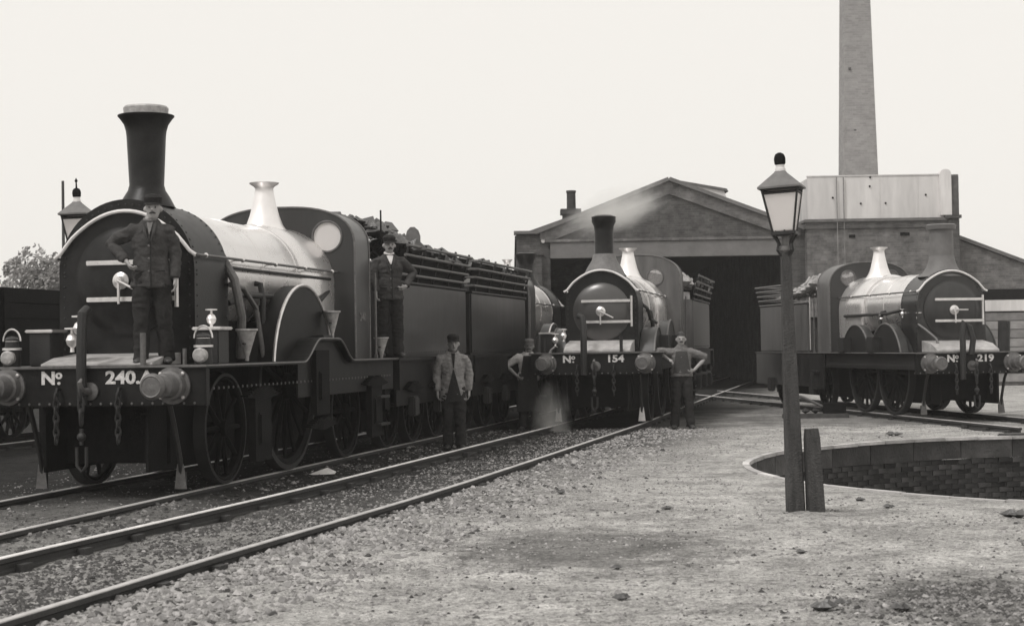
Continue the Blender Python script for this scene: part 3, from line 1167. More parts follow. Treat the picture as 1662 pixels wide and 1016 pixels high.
# ---- engine 240 A
def chim_prof(z0, z1, rb, rt, rim, lip):
    return [(rb+.16, z0-.12), (rb+.10, z0), (rb+.035, z0+.09), (rb, z0+.2), (rt, z1-.30), (rt+.012, z1-.20), (rt+.05, z1-.12), (rim, z1-.05), (rim+.005, z1-.03), (lip, z1-.02), (lip-.05, z1), (lip-.07, z1-.25), (0, z1-.25)]
A_LOC = (-4.19, 16.5, .1); A_RZ = ang(.213)
e240 = engine('big engine numbered 240 A at the left with a man standing on its front footplate', A_LOC, A_RZ, dict(
    fp=1.30, hw=1.22, R=.745, cz=2.27, sf=.88, sbl=.92, end=6.75, cab=5.5, chw=1.03, ctop=3.30, buf=.88, dr=.54, strap=.19,
    hand=2.43, handx=.79, rise=2.90, Rb=.70, Rf=.745, fb=4.35, valve=(4.95, 2.90), vk=1.0,
    chim=dict(s=1.38, prof=[(.30, 2.98), (.25, 3.08), (.20, 3.16), (.184, 3.22), (.208, 3.74), (.215, 3.80), (.235, 3.87), (.28, 3.935), (.30, 3.955), (.30, 3.968), (.235, 3.972), (.20, 3.97), (.19, 3.6), (0, 3.6)],
              cap=[(.235, 3.974), (.24, 4.045), (.225, 4.065), (.21, 4.06), (.205, 3.95)]),
    wheels=[(1.55, .60, .74), (3.55, 1.0, .74), (5.75, .62, .74)], splash=[(3.55, 1.14, 1.05, .80, 1.0)], splash_m='black', pane_m='glass', cover=.7, bump=(2.85, 4.75, .27),  # whitened cab panes stand in for bright sky in the windows
    win=.20, winx=.655, winz=2.90, nx=-.45, num='240.A', numx=.42, bead_m='steel'))
text_mesh('240', .15, 'iron', e240, 'cab_number', (1.034, 5.81, 1.80), (PI/2, 0, PI/2), 1.2, .006)
tender('long tender coupled behind the big engine with coal rails along its top', A_LOC, A_RZ, 6.95, 11.35, 2.36, wheels=((7.75, .6), (9.15, .6), (10.5, .6)))
coal_heap('large coal lumps heaped on the tender of the big engine', A_LOC, A_RZ, 7.2, 11.0, 2.45, 3.29, 3.08, 1.14, 3)

# ---- fourth engine, behind it on the same track, facing away
D_S = 23.1
c_, s_ = math.cos(math.atan(.213)), math.sin(math.atan(.213))
D_LOC = (A_LOC[0]+D_S*s_, A_LOC[1]+D_S*c_, .1); D_RZ = A_RZ+PI
engine('half hidden engine facing away behind the long tenders on the left track', D_LOC, D_RZ, dict(
    fp=1.30, hw=1.2, R=.70, cz=2.15, sf=.88, sbl=.9, end=6.6, cab=5.6, chw=1.03, ctop=3.0, buf=.87, dr=.5,
    hand=2.32, handx=.76, rise=2.8, Rb=.68, Rf=.74, fb=4.5, valve=(3.4, 2.62), vk=.6,
    chim=dict(s=1.4, prof=chim_prof(2.86, 3.55, .18, .17, .235, .2)),
    wheels=[(1.55, .6, .74), (3.4, .85, .74), (5.4, .6, .74)], splash=[(3.4, 1.0, .9, .8, 1.0)], nx=-.5, num='', numx=.4, winz=2.62))
tender('second tender standing back to back with the long tender of the big engine', D_LOC, D_RZ, 6.75, 11.6, 2.34, wheels=((7.55, .6), (9.1, .6), (10.6, .6)))
coal_heap('low coal heap on the second tender of the left track', D_LOC, D_RZ, 7.0, 11.3, 2.45, 3.04, 3.08, 1.12, 5)

# ---- engine 154
B_LOC = (1.48, 29.7, .1); B_RZ = ang(.2)
engine('small centre engine numbered 154 facing the camera in front of the shed doorway', B_LOC, B_RZ, dict(
    fp=1.30, hw=1.18, R=.665, cz=2.14, sf=.88, sbl=.8, end=6.6, cab=5.6, chw=.98, ctop=3.32, buf=.89, dr=.50, strap=.19,
    hand=2.42, handx=.69, rise=2.80, Rb=.64, Rf=.70, fb=4.2, valve=(4.8, 2.74), vk=1.0, door_m='door', cab_m='body_light', side_m='body_light',
    chim=dict(s=1.3, prof=chim_prof(2.9, 3.84, .18, .175, .225, .2),
              bm='tin', base=[(.42, 2.70), (.36, 2.79), (.30, 2.90), (.235, 3.0), (.20, 3.12)]),
    wheels=[(1.6, .58, .74), (3.5, .85, .74), (5.5, .85, .74)], splash=[(3.5, 1.0, .9, .80, .99), (1.6, 1.0, .75, .68, .95)], splash_m='body', bead_m='iron',
    win=.17, winx=.46, winz=2.84, nx=-.52, num='154', numx=.35, guard_m='cream'))  # white guard feet paint in the lit ends of the irons
tender('tender behind the centre engine with coal rails jutting out against the dark doorway', B_LOC, B_RZ, 6.8, 11.6, 2.40, wheels=((7.6, .58), (9.1, .58), (10.6, .58)), m='body_light')
coal_heap('coal lumps in the tender of the centre engine', B_LOC, B_RZ, 7.0, 11.3, 2.5, 3.12, 2.95, 1.10, 9, 'ash')

# ---- engine 219 (tank engine)
C_LOC = (8.38, 30.4, .1); C_RZ = ang(-.155)
e219 = engine('tank engine numbered 219 at the right beside the turntable pit', C_LOC, C_RZ, dict(
    fp=1.20, hw=1.06, R=.66, cz=2.08, sf=.88, sbl=.8, end=9.75, cab=5.0, chw=.90, ctop=3.10, buf=.80, dr=.52, strap=.20,
    hand=2.34, handx=.70, rise=2.72, Rb=.63, Rf=.70, fb=3.7, valve=(4.45, 2.70), vk=.95, lev=0,
    chim=dict(s=1.25, prof=[(.235, 2.6), (.225, 2.95), (.22, 3.42), (.225, 3.50), (.27, 3.52), (.285, 3.60), (.25, 3.62), (.20, 3.62), (.19, 3.3), (0, 3.3)], m='chimney_iron',
              bm='chimney_iron', base=[(.46, 2.62), (.36, 2.70), (.29, 2.80), (.25, 2.92), (.233, 3.02)]),
    wheels=[(1.75, .80, .74), (3.35, .80, .74), (5.6, .48, .74), (8.5, .48, .74)], splash=[(1.75, .95, .80, .80, .96), (3.35, .95, .80, .80, .96)], splash_m='body', bead_m='iron',
    win=.16, winx=.48, winz=2.76, nx=-.40, sb_m='body', door_m='body', num='219', numx=.27, cabl=.75, side_m='body_light', guard_m='iron', frame_m='body'))
def bunker():
    q = MB()
    q.box(-1.0, 1.0, 6.15, 9.6, 1.2, 2.28, .03)
    b = q.build('bunker', 'body_light', e219)
    q = MB()
    q.tube([(-1.0, 6.15, 2.285), (-1.0, 9.6, 2.285), (1.0, 9.6, 2.285), (1.0, 6.15, 2.285)], .02, 8)
    q.build('bunker_beading', 'iron', b)
    for i in range(4):
        z = 2.40+i*.105
        x = 1.02+.02*i
        q = MB()
        q.tube([(-x, 7.1, z), (-x, 9.62+.02*i, z), (x, 9.62+.02*i, z), (x, 7.1, z)], .022, 8)
        q.build('coal_rail', 'iron', e219)
    for sd in (-1, 1):
        q = MB()
        x = sd*1.05
        q.box(x-.02, x+.02, 5.0, 9.72, .46, 1.165)
        q.build('outside_frame', 'body', e219)
        for s in (5.6, 8.5):
            q = MB()
            q.box(x-.05+sd*.05, x+.05+sd*.05, s-.14, s+.14, .30, .62, .02)
            q.build('axle_box', 'soot', e219)
        q = MB()
        q.cyl((sd*.98, 6.05, 1.25), (sd*.98, 6.05, 2.4), .013, n=8)
        q.build('bunker_handrail', 'steel', e219)
bunker()
coal_heap('bright coal lumps piled high in the bunker of the tank engine', C_LOC, C_RZ, 5.9, 8.6, 2.26, 3.02, 2.60, .98, 12, 'ash')

# small fittings on the engines
def pipe(parent, name, pts, r, m='soot'):
    MB().tube(pts, r, 10).build(name, m, parent)
def lubricator(parent, x, s, z, k=1):
    q = MB()
    q.lathe([(a*k, b*k) for a, b in [(.03, 0), (.025, .06), (.07, .10), (.085, .16), (.06, .22), (.02, .25), (.02, .30), (.10, .305), (.10, .325), (0, .33)]], (x, s, z), n=16)
    q.build('oil_cup', 'brass', parent)
def sandbox(parent, x, s, z, m='soot'):
    q = MB()
    q.box(x-.12, x+.12, s-.14, s+.14, z, z+.34, .01)
    o = q.build('sand_box', m, parent)
    q = MB()
    q.box(x-.155, x+.155, s-.17, s+.17, z+.343, z+.375, .01)
    q.build('sand_box_lid', 'steel', o)
pipe(e240, 'vacuum_pipe', [(-.06, -.05, .92), (-.06, -.07, 1.25), (-.06, -.06, 1.55), (-.06, -.03, 1.82), (-.05, .05, 1.86)], .052)
lubricator(e240, -.17, .12, 1.56, .75)
lubricator(e240, -.27, .16, 1.44, .75)
sandbox(e240, -.73, .5, 1.30)
sandbox(e240, 1.04, .62, 1.30, 'soot')
lubricator(e240, 1.03, .62, 1.66, .6)
def funnel(parent, x, s, z, h=.30, r=.11):
    q = MB()
    q.lathe([(.02, 0), (.022, h*.12), (r, h*.92), (r+.015, h*.94), (r+.015, h), (r-.01, h), (.012, h*.2), (0, h*.2)], (x, s, z), n=20)
    o = q.build('oil_funnel', 'funnel', parent)
    q = MB()
    q.box(x-.012, x+.012, s-r*1.1, s+r*1.1, z+h*.5, z+h*.56)
    q.build('funnel_strap', 'soot', o)
funnel(e240, 1.10, 1.42, 1.32, .34, .105)
funnel(e240, 1.12, 4.25, 1.58, .32, .09)
funnel(e240, 1.12, 6.35, 1.30, .28, .09)
pipe(e240, 'boiler_pipe', [(.745, 1.85, 2.34), (.75, 2.2, 2.335), (.75, 5.3, 2.335), (.70, 5.48, 2.34)], .018, 'soot')
pipe(e240, 'blower_pipe', [(.76, 1.82, 2.15), (.80, 2.1, 2.12), (.80, 2.5, 1.9), (.86, 2.55, 1.35)], .03, 'iron')
pipe(e240, 'clack_pipe', [(.66, 2.75, 2.2), (.76, 2.75, 2.18), (.80, 2.72, 2.0), (.80, 2.7, 1.33)], .035, 'soot')
pipe(e240, 'lamp_bracket', [(.52, .1, 1.30), (.52, .1, 1.62)], .03, 'iron')
pipe(e240, 'lamp_bracket', [(.95, .12, 1.30), (.95, .12, 1.46)], .02, 'iron')
pipe(e240, 'ejector_pipe', [(.70, 1.9, 1.95), (.78, 2.4, 2.05), (.78, 4.8, 2.05), (.7, 5.4, 2.2)], .035, 'soot')
pipe(e240, 'feed_pipe', [(.60, 1.85, 2.55), (.82, 1.8, 2.2), (.86, 1.9, 1.8), (.8, 2.0, 1.35)], .05, 'iron')
eng154 = [o for o in bpy.data.objects if o.get('label', '').startswith('small centre engine')][0]
pipe(eng154, 'vacuum_pipe', [(-.20, -.06, .9), (-.20, -.08, 1.4), (-.20, -.06, 1.75), (-.23, .02, 1.92), (-.30, .10, 1.95)], .06)
lubricator(eng154, -.78, .3, 1.42, .7)
lubricator(eng154, -.66, .5, 1.5, .7)
sandbox(eng154, -1.0, .8, 1.30)
pipe(e219, 'vacuum_pipe', [(-.20, -.06, .7), (-.20, -.08, 1.2), (-.19, -.06, 1.55), (-.15, -.03, 1.74), (-.06, -.06, 1.66), (.0, -.08, 1.42), (-.04, -.08, 1.15)], .055)
lubricator(e219, -.62, .9, 1.75, .6)
pipe(e219, 'clack_pipe', [(-.58, 2.55, 2.0), (-.70, 2.55, 1.98), (-.74, 2.55, 1.8), (-.74, 2.5, 1.25)], .035, 'soot')
lubricator(e219, -.72, 2.55, 1.78, .5)
lubricator(e219, -.68, 1.55, 1.86, .5)
pipe(eng154, 'clack_pipe', [(.60, 2.4, 2.1), (.72, 2.4, 2.05), (.76, 2.4, 1.8), (.76, 2.4, 1.33)], .04, 'soot')
pipe(eng154, 'blower_pipe', [(.62, 1.7, 2.2), (.74, 1.75, 2.1), (.76, 2.0, 1.9), (.76, 3.0, 1.85)], .03, 'soot')
pipe(eng154, 'lamp_bracket', [(.45, .1, 1.30), (.45, .1, 1.58)], .03, 'soot')
pipe(eng154, 'lamp_bracket', [(-.95, .1, 1.30), (-.95, .1, 1.55)], .03, 'soot')
pipe(e219, 'sand_pipe', [(-.66, .85, 1.72), (-.58, .7, 1.62), (-.46, .5, 1.45), (-.42, .4, 1.22)], .024, 'iron')
pipe(e219, 'vacuum_pipe', [(.72, .2, 1.2), (.74, .2, 1.75)], .11)
pipe(e219, 'ejector_pipe', [(-.66, 1.7, 2.0), (-.72, 2.2, 1.95), (-.72, 4.6, 1.95)], .03)

def head_lamp(label, parent_loc, rz, x, s, z):
    c, sn = math.cos(rz), math.sin(rz)
    p = (parent_loc[0]+x*c-s*sn, parent_loc[1]+x*sn+s*c, parent_loc[2]+z)
    t = thing('head_lamp', label, 'lamp', p, rz, 'oil lamps on the front of the big engine')
    q = MB()
    q.lathe([(.085, 0), (.09, .02), (.085, .16), (.095, .17), (.095, .19), (.07, .20), (.065, .27), (.08, .275), (.05, .30), (0, .31)], n=20)
    q.build('lamp_body', 'soot', t)
    q = MB()
    q.lathe([(.088, .165), (.097, .17), (.097, .19), (.075, .195)], n=20, caps=False)
    q.lathe([(.066, .205), (.066, .262)], n=20, caps=False)
    tag(q.build('bright_ring', 'steel', t), kind='stuff')
    q = MB()
    q.lathe([(.075, .06), (.075, .10), (.06, .115), (0, .125)], (0, 0, .09), (0,-1,0), 20)
    q.build('lens', 'funnel', t)
    q = MB()
    q.tube([(.095*math.cos(PI*i/10), 0, .26+.12*math.sin(PI*i/10)) for i in range(11)], .010, 6)
    q.build('handle', 'steel', t)
    return t
head_lamp('oil lamp with wire handle above the buffer beside the figures 240 A', A_LOC, A_RZ, 1.14, .14, 1.30)
head_lamp('oil lamp with wire handle over the left hand buffer at the photo edge', A_LOC, A_RZ, -.92, .14, 1.30)

# ------------------------------------------------------------------ engine shed and other buildings
def facade_fn(y): return lambda u, v, d: (u, y+d, v)
def make_shed():
    Y = 54.0
    t = thing('engine_shed', 'brick engine shed with a low pitched gable over a wide dark doorway', 'shed', (5.1, Y, 0))
    ox = 5.1
    def U(x): return x-ox
    L, Rr = .18, 9.62
    out = [(U(L), 0), (U(L), 5.16), (U(.82), 5.16), (U(5.16), 6.82), (U(9.45), 5.18), (U(Rr), 5.12), (U(Rr), 0), (U(8.86), 0), (U(8.86), 4.86), (U(1.27), 4.86), (U(1.27), 0)]
    q = MB()
    q.plate(out, [], .45, lambda u, v, d: (u, d, v))
    q.build('front_wall', 'brick', t, smooth=False)
    q = MB()
    q.box(U(1.272), U(8.858), -.08, .30, 4.35, 4.858, .01)
    q.build('lintel', 'lintel', t)
    q = MB()
    q.box(U(1.1), U(9.0), -.12, -.002, 4.87, 4.97, .01)
    q.build('string_course', 'brick2', t)
    # raked gable coping and flat corner
    q = MB()
    def rake(x0, z0, x1, z1, w, h):
        d = Vector((x1-x0, 0, z1-z0)).normalized()
        n = Vector((-d.z, 0, d.x))
        if n.z < 0: n = -n
        pts = []
        for y in (-.16, .55):
            for (x, z) in ((x0, z0), (x1, z1)):
                for k in (-w, h):
                    pts.append((x+n.x*k, y, z+n.z*k))
        q.add(pts, [(0,2,3,1),(4,5,7,6),(0,1,5,4),(2,6,7,3),(1,3,7,5),(0,4,6,2)])
    rake(U(.80), 5.16, U(5.16), 6.84, .02, .10)
    rake(U(5.16), 6.84, U(9.55), 5.16, .02, .10)
    q.box(U(.10), U(.80), -.14, .55, 5.165, 5.26)
    q.build('gable_coping', 'lintel', t, smooth=False)
    q = MB()
    q.plate([(U(.95), 5.20), (U(5.16), 6.815), (U(9.40), 5.20), (U(9.40), 4.98), (U(8.9), 4.98), (U(5.16), 6.39), (U(1.45), 4.98), (U(.95), 4.98)], [], .068, lambda u, v, d: (u, -.07+d, v))
    q.build('corbelled_verge', 'brick2', t, smooth=False)
    q = MB()
    q.box(U(.28), U(1.0), -.22, -.002, 0, 4.45, .01)
    q.box(U(.24), U(1.04), -.26, -.004, 4.45, 4.56, .01)
    q.build('pilaster', 'brick', t, smooth=False)
    # body
    q = MB()
    q.box(U(L)+.02, U(L)+.45, .45, 40, 0, 5.1)
    q.box(U(Rr)-.45, U(Rr)-.02, .45, 40, 0, 5.1)
    q.box(U(L)+.02, U(Rr)-.02, 40, 40.4, 0, 6.6)
    q.build('side_wall', 'brick', t, smooth=False)
    for x0, z0, x1, z1 in ((L-.05, 5.14, 5.16, 6.86), (Rr+.05, 5.10, 5.16, 6.86)):
        q = MB()
        q.add([(U(x0), .56, z0), (U(x1), .56, z1), (U(x1), 40.5, z1), (U(x0), 40.5, z0), (U(x0), .56, z0-.12), (U(x1), .56, z1-.12), (U(x1), 40.5, z1-.12), (U(x0), 40.5, z0-.12)],
              [(0,1,2,3),(4,7,6,5),(0,4,5,1),(2,6,7,3),(0,3,7,4)])
        q.build('roof_slope', 'slate', t, smooth=False)
    # raised roof light on the right hand slope
    def zr(x): return 6.86-(x-5.16)*(6.86-5.10)/(Rr+.05-5.16)
    q = MB()
    xs = (5.25, 7.15)
    pts = []
    for y in (.9, 26):
        pts += [(U(xs[0]), y, zr(xs[0])), (U(xs[0]), y, zr(xs[0])+.12), (U(xs[1]-.08), y, zr(xs[1])+.46), (U(xs[1]+.08), y, zr(xs[1])+.02)]
    q.add(pts, [(0,1,2,3),(4,7,6,5),(0,4,5,1),(1,5,6,2),(2,6,7,3)])
    q.build('roof_light', 'tank', t, smooth=False)
    q = MB()
    q.add([(U(a), y, b) for y in (.85, 26.05) for a, b in ((xs[0]-.1, zr(xs[0])+.12), (xs[0]-.1, zr(xs[0])+.17), (xs[1], zr(xs[1])+.54), (xs[1]+.06, zr(xs[1])+.44))],
          [(0,1,2,3),(4,7,6,5),(0,4,5,1),(1,5,6,2),(2,6,7,3)])
    q.build('roof_light_cap', 'slate', t, smooth=False)
    # chimney stack on the left slope
    q = MB()
    q.box(U(1.77), U(2.33), 2.4, 2.95, 5.2, 6.00)
    q.box(U(1.70), U(2.40), 2.33, 3.02, 5.98, 6.16, .01)
    s = q.build('chimney_stack', 'brick', t, smooth=False)
    q = MB()
    q.lathe([(.155, 6.16), (.15, 6.72), (.17, 6.73), (.17, 6.80), (.12, 6.80), (.1, 6.5), (0, 6.5)], (U(2.08), 2.7, 0), n=20)
    q.build('chimney_pot', 'stone', s)
    q = MB()
    q.lathe([(.075, 0), (.075, .04), (0, .05)], (U(1.05), 0, 4.94), (0,-1,0), 16)
    q.build('wall_plate', 'cream', t)
make_shed()

def make_tank_house():
    Y = 53.6
    ox = 12.0
    def U(x): return x-ox
    t = thing('water_tank_house', 'brick tower house carrying a long pale iron water tank beside the shed', 'building', (ox, Y, 0))
    q = MB()
    q.box(U(9.55), U(14.36), 0, 6, 0, 5.14)
    q.build('wall', 'brick2', t, smooth=False)
    q = MB()
    q.box(U(9.50), U(14.2), -.07, 6.07, 5.143, 5.36, .01)
    q.build('cornice', 'brick', t, smooth=False)
    q = MB()
    q.box(U(9.47), U(14.2), -.12, 6.12, 5.363, 5.46, .01)
    q.build('tank_ledge', 'slate', t, smooth=False)
    # tank of bolted plates: each panel a piece
    xs = [9.60, 10.47, 10.79, 11.92, 13.15, 14.10]
    for i in range(5):
        q = MB()
        q.box(U(xs[i])+.002, U(xs[i+1])-.002, -.02+random.uniform(-.004, .004), .1, 5.463, 6.83, .006)
        q.build('tank_panel', 'tank', t)
    q = MB()
    q.box(U(9.62), U(14.38), .08, 5.9, 5.463, 6.80)
    q.build('tank_body', 'tank', t, smooth=False)
    q = MB()
    for x in xs[1:5]:
        q.box(U(x)-.015, U(x)+.015, -.030, -.02, 5.47, 6.82)
    q.box(U(9.58), U(14.12), -.04, .10, 6.832, 6.87)
    q.build('tank_flange', 'tank', t, smooth=False)
    bo = MB()
    for x, z in ((10.4, 6.15), (11.6, 6.5), (12.1, 5.95), (13.4, 6.2), (11.3, 5.95), (11.62, 6.79)):
        bo.lathe([(.032, 0), (.03, .03), (0, .04)], (U(x), -.02, z), (0,-1,0), 10)
    bo.build('tank_bolt', 'under', t)
    for x in (10.52, 10.74):
        q = MB()
        q.cyl((U(x), -.09, 3.3), (U(x), -.09, 6.8), .016, n=8)
        q.build('down_pipe', 'board', t)
    q = MB()
    q.box(U(10.9), U(11.1), -.03, 0.02, 4.85, 4.95)
    q.box(U(12.55), U(12.85), -.03, 0.02, 4.9, 5.0)
    q.build('wall_vent', 'under', t, smooth=False)
    # corner pilaster of the tank end with rounded pale top
    q = MB()
    q.box(U(14.08), U(14.44), -.12, .3, 0, 5.42)
    q.box(U(13.98), U(14.50), -.2, .35, 5.423, 5.53, .01)
    q.build('corner_pier', 'brick', t, smooth=False)
    q = MB()
    pr = [(U(13.84), 5.533), (U(13.84), 6.86)]+[(U(14.02)+.18*math.cos(PI-PI*i/10), 6.86+.15*math.sin(PI-PI*i/10)) for i in range(11)]+[(U(14.20), 5.533)]
    q.plate(pr, [], .3, lambda u, v, d: (u, -.15+d, v))
    q.build('rounded_pillar', 'pale', t, angle=30)
    q = MB()
    q.box(U(14.22), U(14.46), -.05, .3, 5.533, 6.84, .01)
    q.build('tank_end_plate', 'stone', t)
make_tank_house()

def make_wing():
    Y = 54.2
    ox = 17.0
    def U(x): return x-ox
    t = thing('brick_wing', 'low brick building with a sloping roof line at the right edge behind the tank engine', 'building', (ox, Y, 0))
    q = MB()
    pr = [(U(14.37), 0), (U(14.37), 4.86), (U(20.2), 2.58), (U(20.2), 0)]
    q.plate(pr, [], 12, lambda u, v, d: (u, d, v))
    q.build('wall', 'brick2', t, smooth=False)
    q = MB()
    q.plate([(U(14.40), 4.87), (U(14.40), 4.99), (U(20.4), 2.64), (U(20.4), 2.52)], [], 12.3, lambda u, v, d: (u, -.12+d, v))
    q.build('roof_verge', 'slate', t, smooth=False)
    q = MB()
    q.box(U(14.5), U(20.2), -.06, -.002, 2.79, 3.14, .01)
    q.build('fascia_board', 'under', t, smooth=False)
    q = MB()
    q.box(U(14.5), U(20.2), -.10, -.003, 2.42, 2.785, .01)
    q.build('pale_band', 'pale', t, smooth=False)
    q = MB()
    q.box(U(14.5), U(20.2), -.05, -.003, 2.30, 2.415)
    q.build('shadow_strip', 'under', t, smooth=False)  # dark strip put in as the shadow line under the pale band
    z = .12
    b0 = None
    while z < 2.25:
        if b0 is None:
            q = MB()
            q.box(U(14.5), U(20.2), -.06, -.004, 0, .27, .012)
            b0 = q.build('board', 'board', t)
            b0.location = (0, 0, z)
        else:
            inst(b0, t, (0, random.uniform(-.012, 0), z))
        z += .285
make_wing()

def make_stack():
    t = thing('factory_chimney', 'tall tapering square brick chimney rising out of frame behind the water tank', 'chimney', (13.0, 62, 0))
    a, b = (10.75*62/54-13.0), (11.99*62/54-13.0)
    cx = 0.0
    w0 = .61
    q = MB()
    rings = []
    for z in (0, 6, 7.7, 14.3, 22, 23):
        w = w0*(1+(7.8-z)*.0335) if z < 22 else w0*.62
        rings.append([(cx+sx*w, sy*w, z) for sx, sy in ((-1,-1),(1,-1),(1,1),(-1,1))])
    q.ring_loft(rings)
    q.build('shaft', 'chimney', t, smooth=False)
    q = MB()
    q.box(cx-w0*.72, cx+w0*.72, -w0*.72, w0*.72, 22.6, 23.2, .04)
    q.build('cap', 'stone', t)
    q = MB()
    for x, z in ((-.35, 11.6), (.3, 16.5), (-.2, 9.3)):
        q.box(cx+x-.045, cx+x+.045, -w0*.95, -w0*.7, z-.045, z+.045)
    q.build('tie_plate', 'stone', t)
make_stack()

# ------------------------------------------------------------------ yard lamps
def lantern_lamp(name, label, loc, rz, lean, H, kind):
    t = thing(name, label, 'lamp post', loc, 0, 'gas lamps in the yard')
    t.rotation_euler = (lean[0], lean[1], rz)
    k = 1.0
    zb = H-.74                               # foot of the lantern
    q = MB()
    if kind == 'timber':
        rings = []
        for z, w in ((-.15, .080), (0, .078), (.9, .067), (1.8, .051), (zb-.12, .043)):
            c = w*.16
            rings.append([(x+random.uniform(-.002,.002), y, z) for x, y in ((-w+c,-w),(w-c,-w),(w,-w+c),(w,w-c),(w-c,w),(-w+c,w),(-w,w-c),(-w,-w+c))])
        q.ring_loft(rings)
        q.build('post', 'timber', t, angle=20)
    else:
        q.lathe([(.10, -.1), (.10, .5), (.08, .55), (.055, .6), (.045, zb-.15), (.06, zb-.12)], n=16)
        q.build('post', 'soot', t)
    q = MB()
    q.lathe([(.045, zb-.15), (.06, zb-.13), (.06, zb-.10), (.035, zb-.08), (.03, zb-.01), (.05, zb)], n=16)
    q.build('post_collar', 'tin', t)
    # lantern
    wb, wt = .095, .160
    hz = .40
    lr = math.radians(-17)
    lt = bpy.data.objects.new('lantern', None)
    q = MB()
    q.box(-wb-.015, wb+.015, -wb-.015, wb+.015, -.015, .02, .006)
    lt = q.build('lantern', 'soot', t)
    lt.location = (0, 0, zb+.02)
    lt.rotation_euler = (0, -.028, lr)
    for sx in (-1, 1):
        for sy in (-1, 1):
            q = MB()
            q.tube([(sx*wb, sy*wb, .02), (sx*wt, sy*wt, hz)], .011, 6)
            q.build('corner_bar', 'soot', lt)
    q = MB()
    for a, b in (((-1,-1),(1,-1)),((1,-1),(1,1)),((1,1),(-1,1)),((-1,1),(-1,-1))):
        q.tube([(a[0]*wt, a[1]*wt, hz), (b[0]*wt, b[1]*wt, hz)], .013, 6)
        q.tube([(a[0]*wt*.96, a[1]*wt*.96, hz-.035), (b[0]*wt*.96, b[1]*wt*.96, hz-.035)], .012, 6)
    tag(q.build('top_frame', 'soot', lt), kind='stuff')
    for i in range(4):
        a = i*PI/2
        q = MB()
        e = .008
        q.add([(-wb+e, -wb, .03), (wb-e, -wb, .03), (wt-e, -wt+.004, hz-.03), (-wt+e, -wt+.004, hz-.03),
               (-wb+e, -wb+.003, .03), (wb-e, -wb+.003, .03), (wt-e, -wt+.007, hz-.03), (-wt+e, -wt+.007, hz-.03)],
              [(0,1,2,3),(4,7,6,5),(0,4,5,1),(1,5,6,2),(2,6,7,3),(3,7,4,0)])
        o = q.build('glass_pane', 'glass', lt, smooth=False)
        o.rotation_euler = (0, 0, a)
    q = MB()
    w1 = wt+.034
    rings = [[(sx*w, sy*w, z) for sx, sy in ((-1,-1),(1,-1),(1,1),(-1,1))] for w, z in ((w1, hz+.005), (w1, hz+.022), (.052, hz+.155), (.045, hz+.168))]
    q.ring_loft(rings)
    q.build('lantern_roof', 'tin', lt, smooth=False)
    q = MB()
    q.lathe([(.047, hz+.165), (.047, hz+.19), (.04, hz+.195), (.04, hz+.225)], n=16)
    q.build('vent_collar', 'cream', lt)
    q = MB()
    q.lathe([(.04, hz+.225), (.050, hz+.235), (.053, hz+.275), (.049, hz+.30), (.038, hz+.322), (.016, hz+.335), (0, hz+.338)], n=16)
    q.build('vent_cap', 'under', lt)
    if kind != 'timber':
        q = MB()
        q.lathe([(.012, hz+.33), (.008, hz+.40), (.02, hz+.42), (0, hz+.46)], n=8)
        q.build('finial', 'under', lt)
    q = MB()
    q.cyl((0, 0, .01), (0, 0, .10), .008, n=8)
    q.lathe([(.008, .10), (.03, .112), (.006, .125), (0, .13)], n=8)
    q.build('burner', 'under', lt)
    for i in range(4):
        a = PI/4+i*PI/2+lr
        q = MB()
        c, s = math.cos(a), math.sin(a)
        q.tube([(.05*c, .05*s, zb-.18), (.09*c, .09*s, zb-.13), (.075*c, .075*s, zb-.07), (.10*c, .10*s, zb-.03), (.14*c, .14*s, zb+.01)], .011, 6)
        q.build('bracket', 'soot', t)
    return t
lantern_lamp('yard_lamp', 'leaning timber lamp post with a glazed lantern standing alone in the yard', (2.53, 15.05, 0), 0, (0, -.020, 0), 3.23, 'timber')
lantern_lamp('yard_lamp', 'lamp with a pointed finial half hidden behind the smokebox of the big engine', (-5.20, 20, 0), math.radians(20), (0, 0, 0), 3.50, 'iron')
def stub():
    q = MB()
    rings = []
    for z, w, d in ((-.1, .072, .06), (0, .072, .06), (.66, .062, .055), (.75, .052, .045)):
        rings.append([(x, y, z) for x, y in ((-w,-d),(w,-d),(w,d),(-w,d))])
    q.ring_loft(rings)
    o = q.build('wooden_stump', 'timber', smooth=False, loc=(2.70, 14.98, 0), rot=(0, -.035, .1))
    tag(o, 'short dark wooden stump strapped against the foot of the leaning lamp post', 'post')
stub()

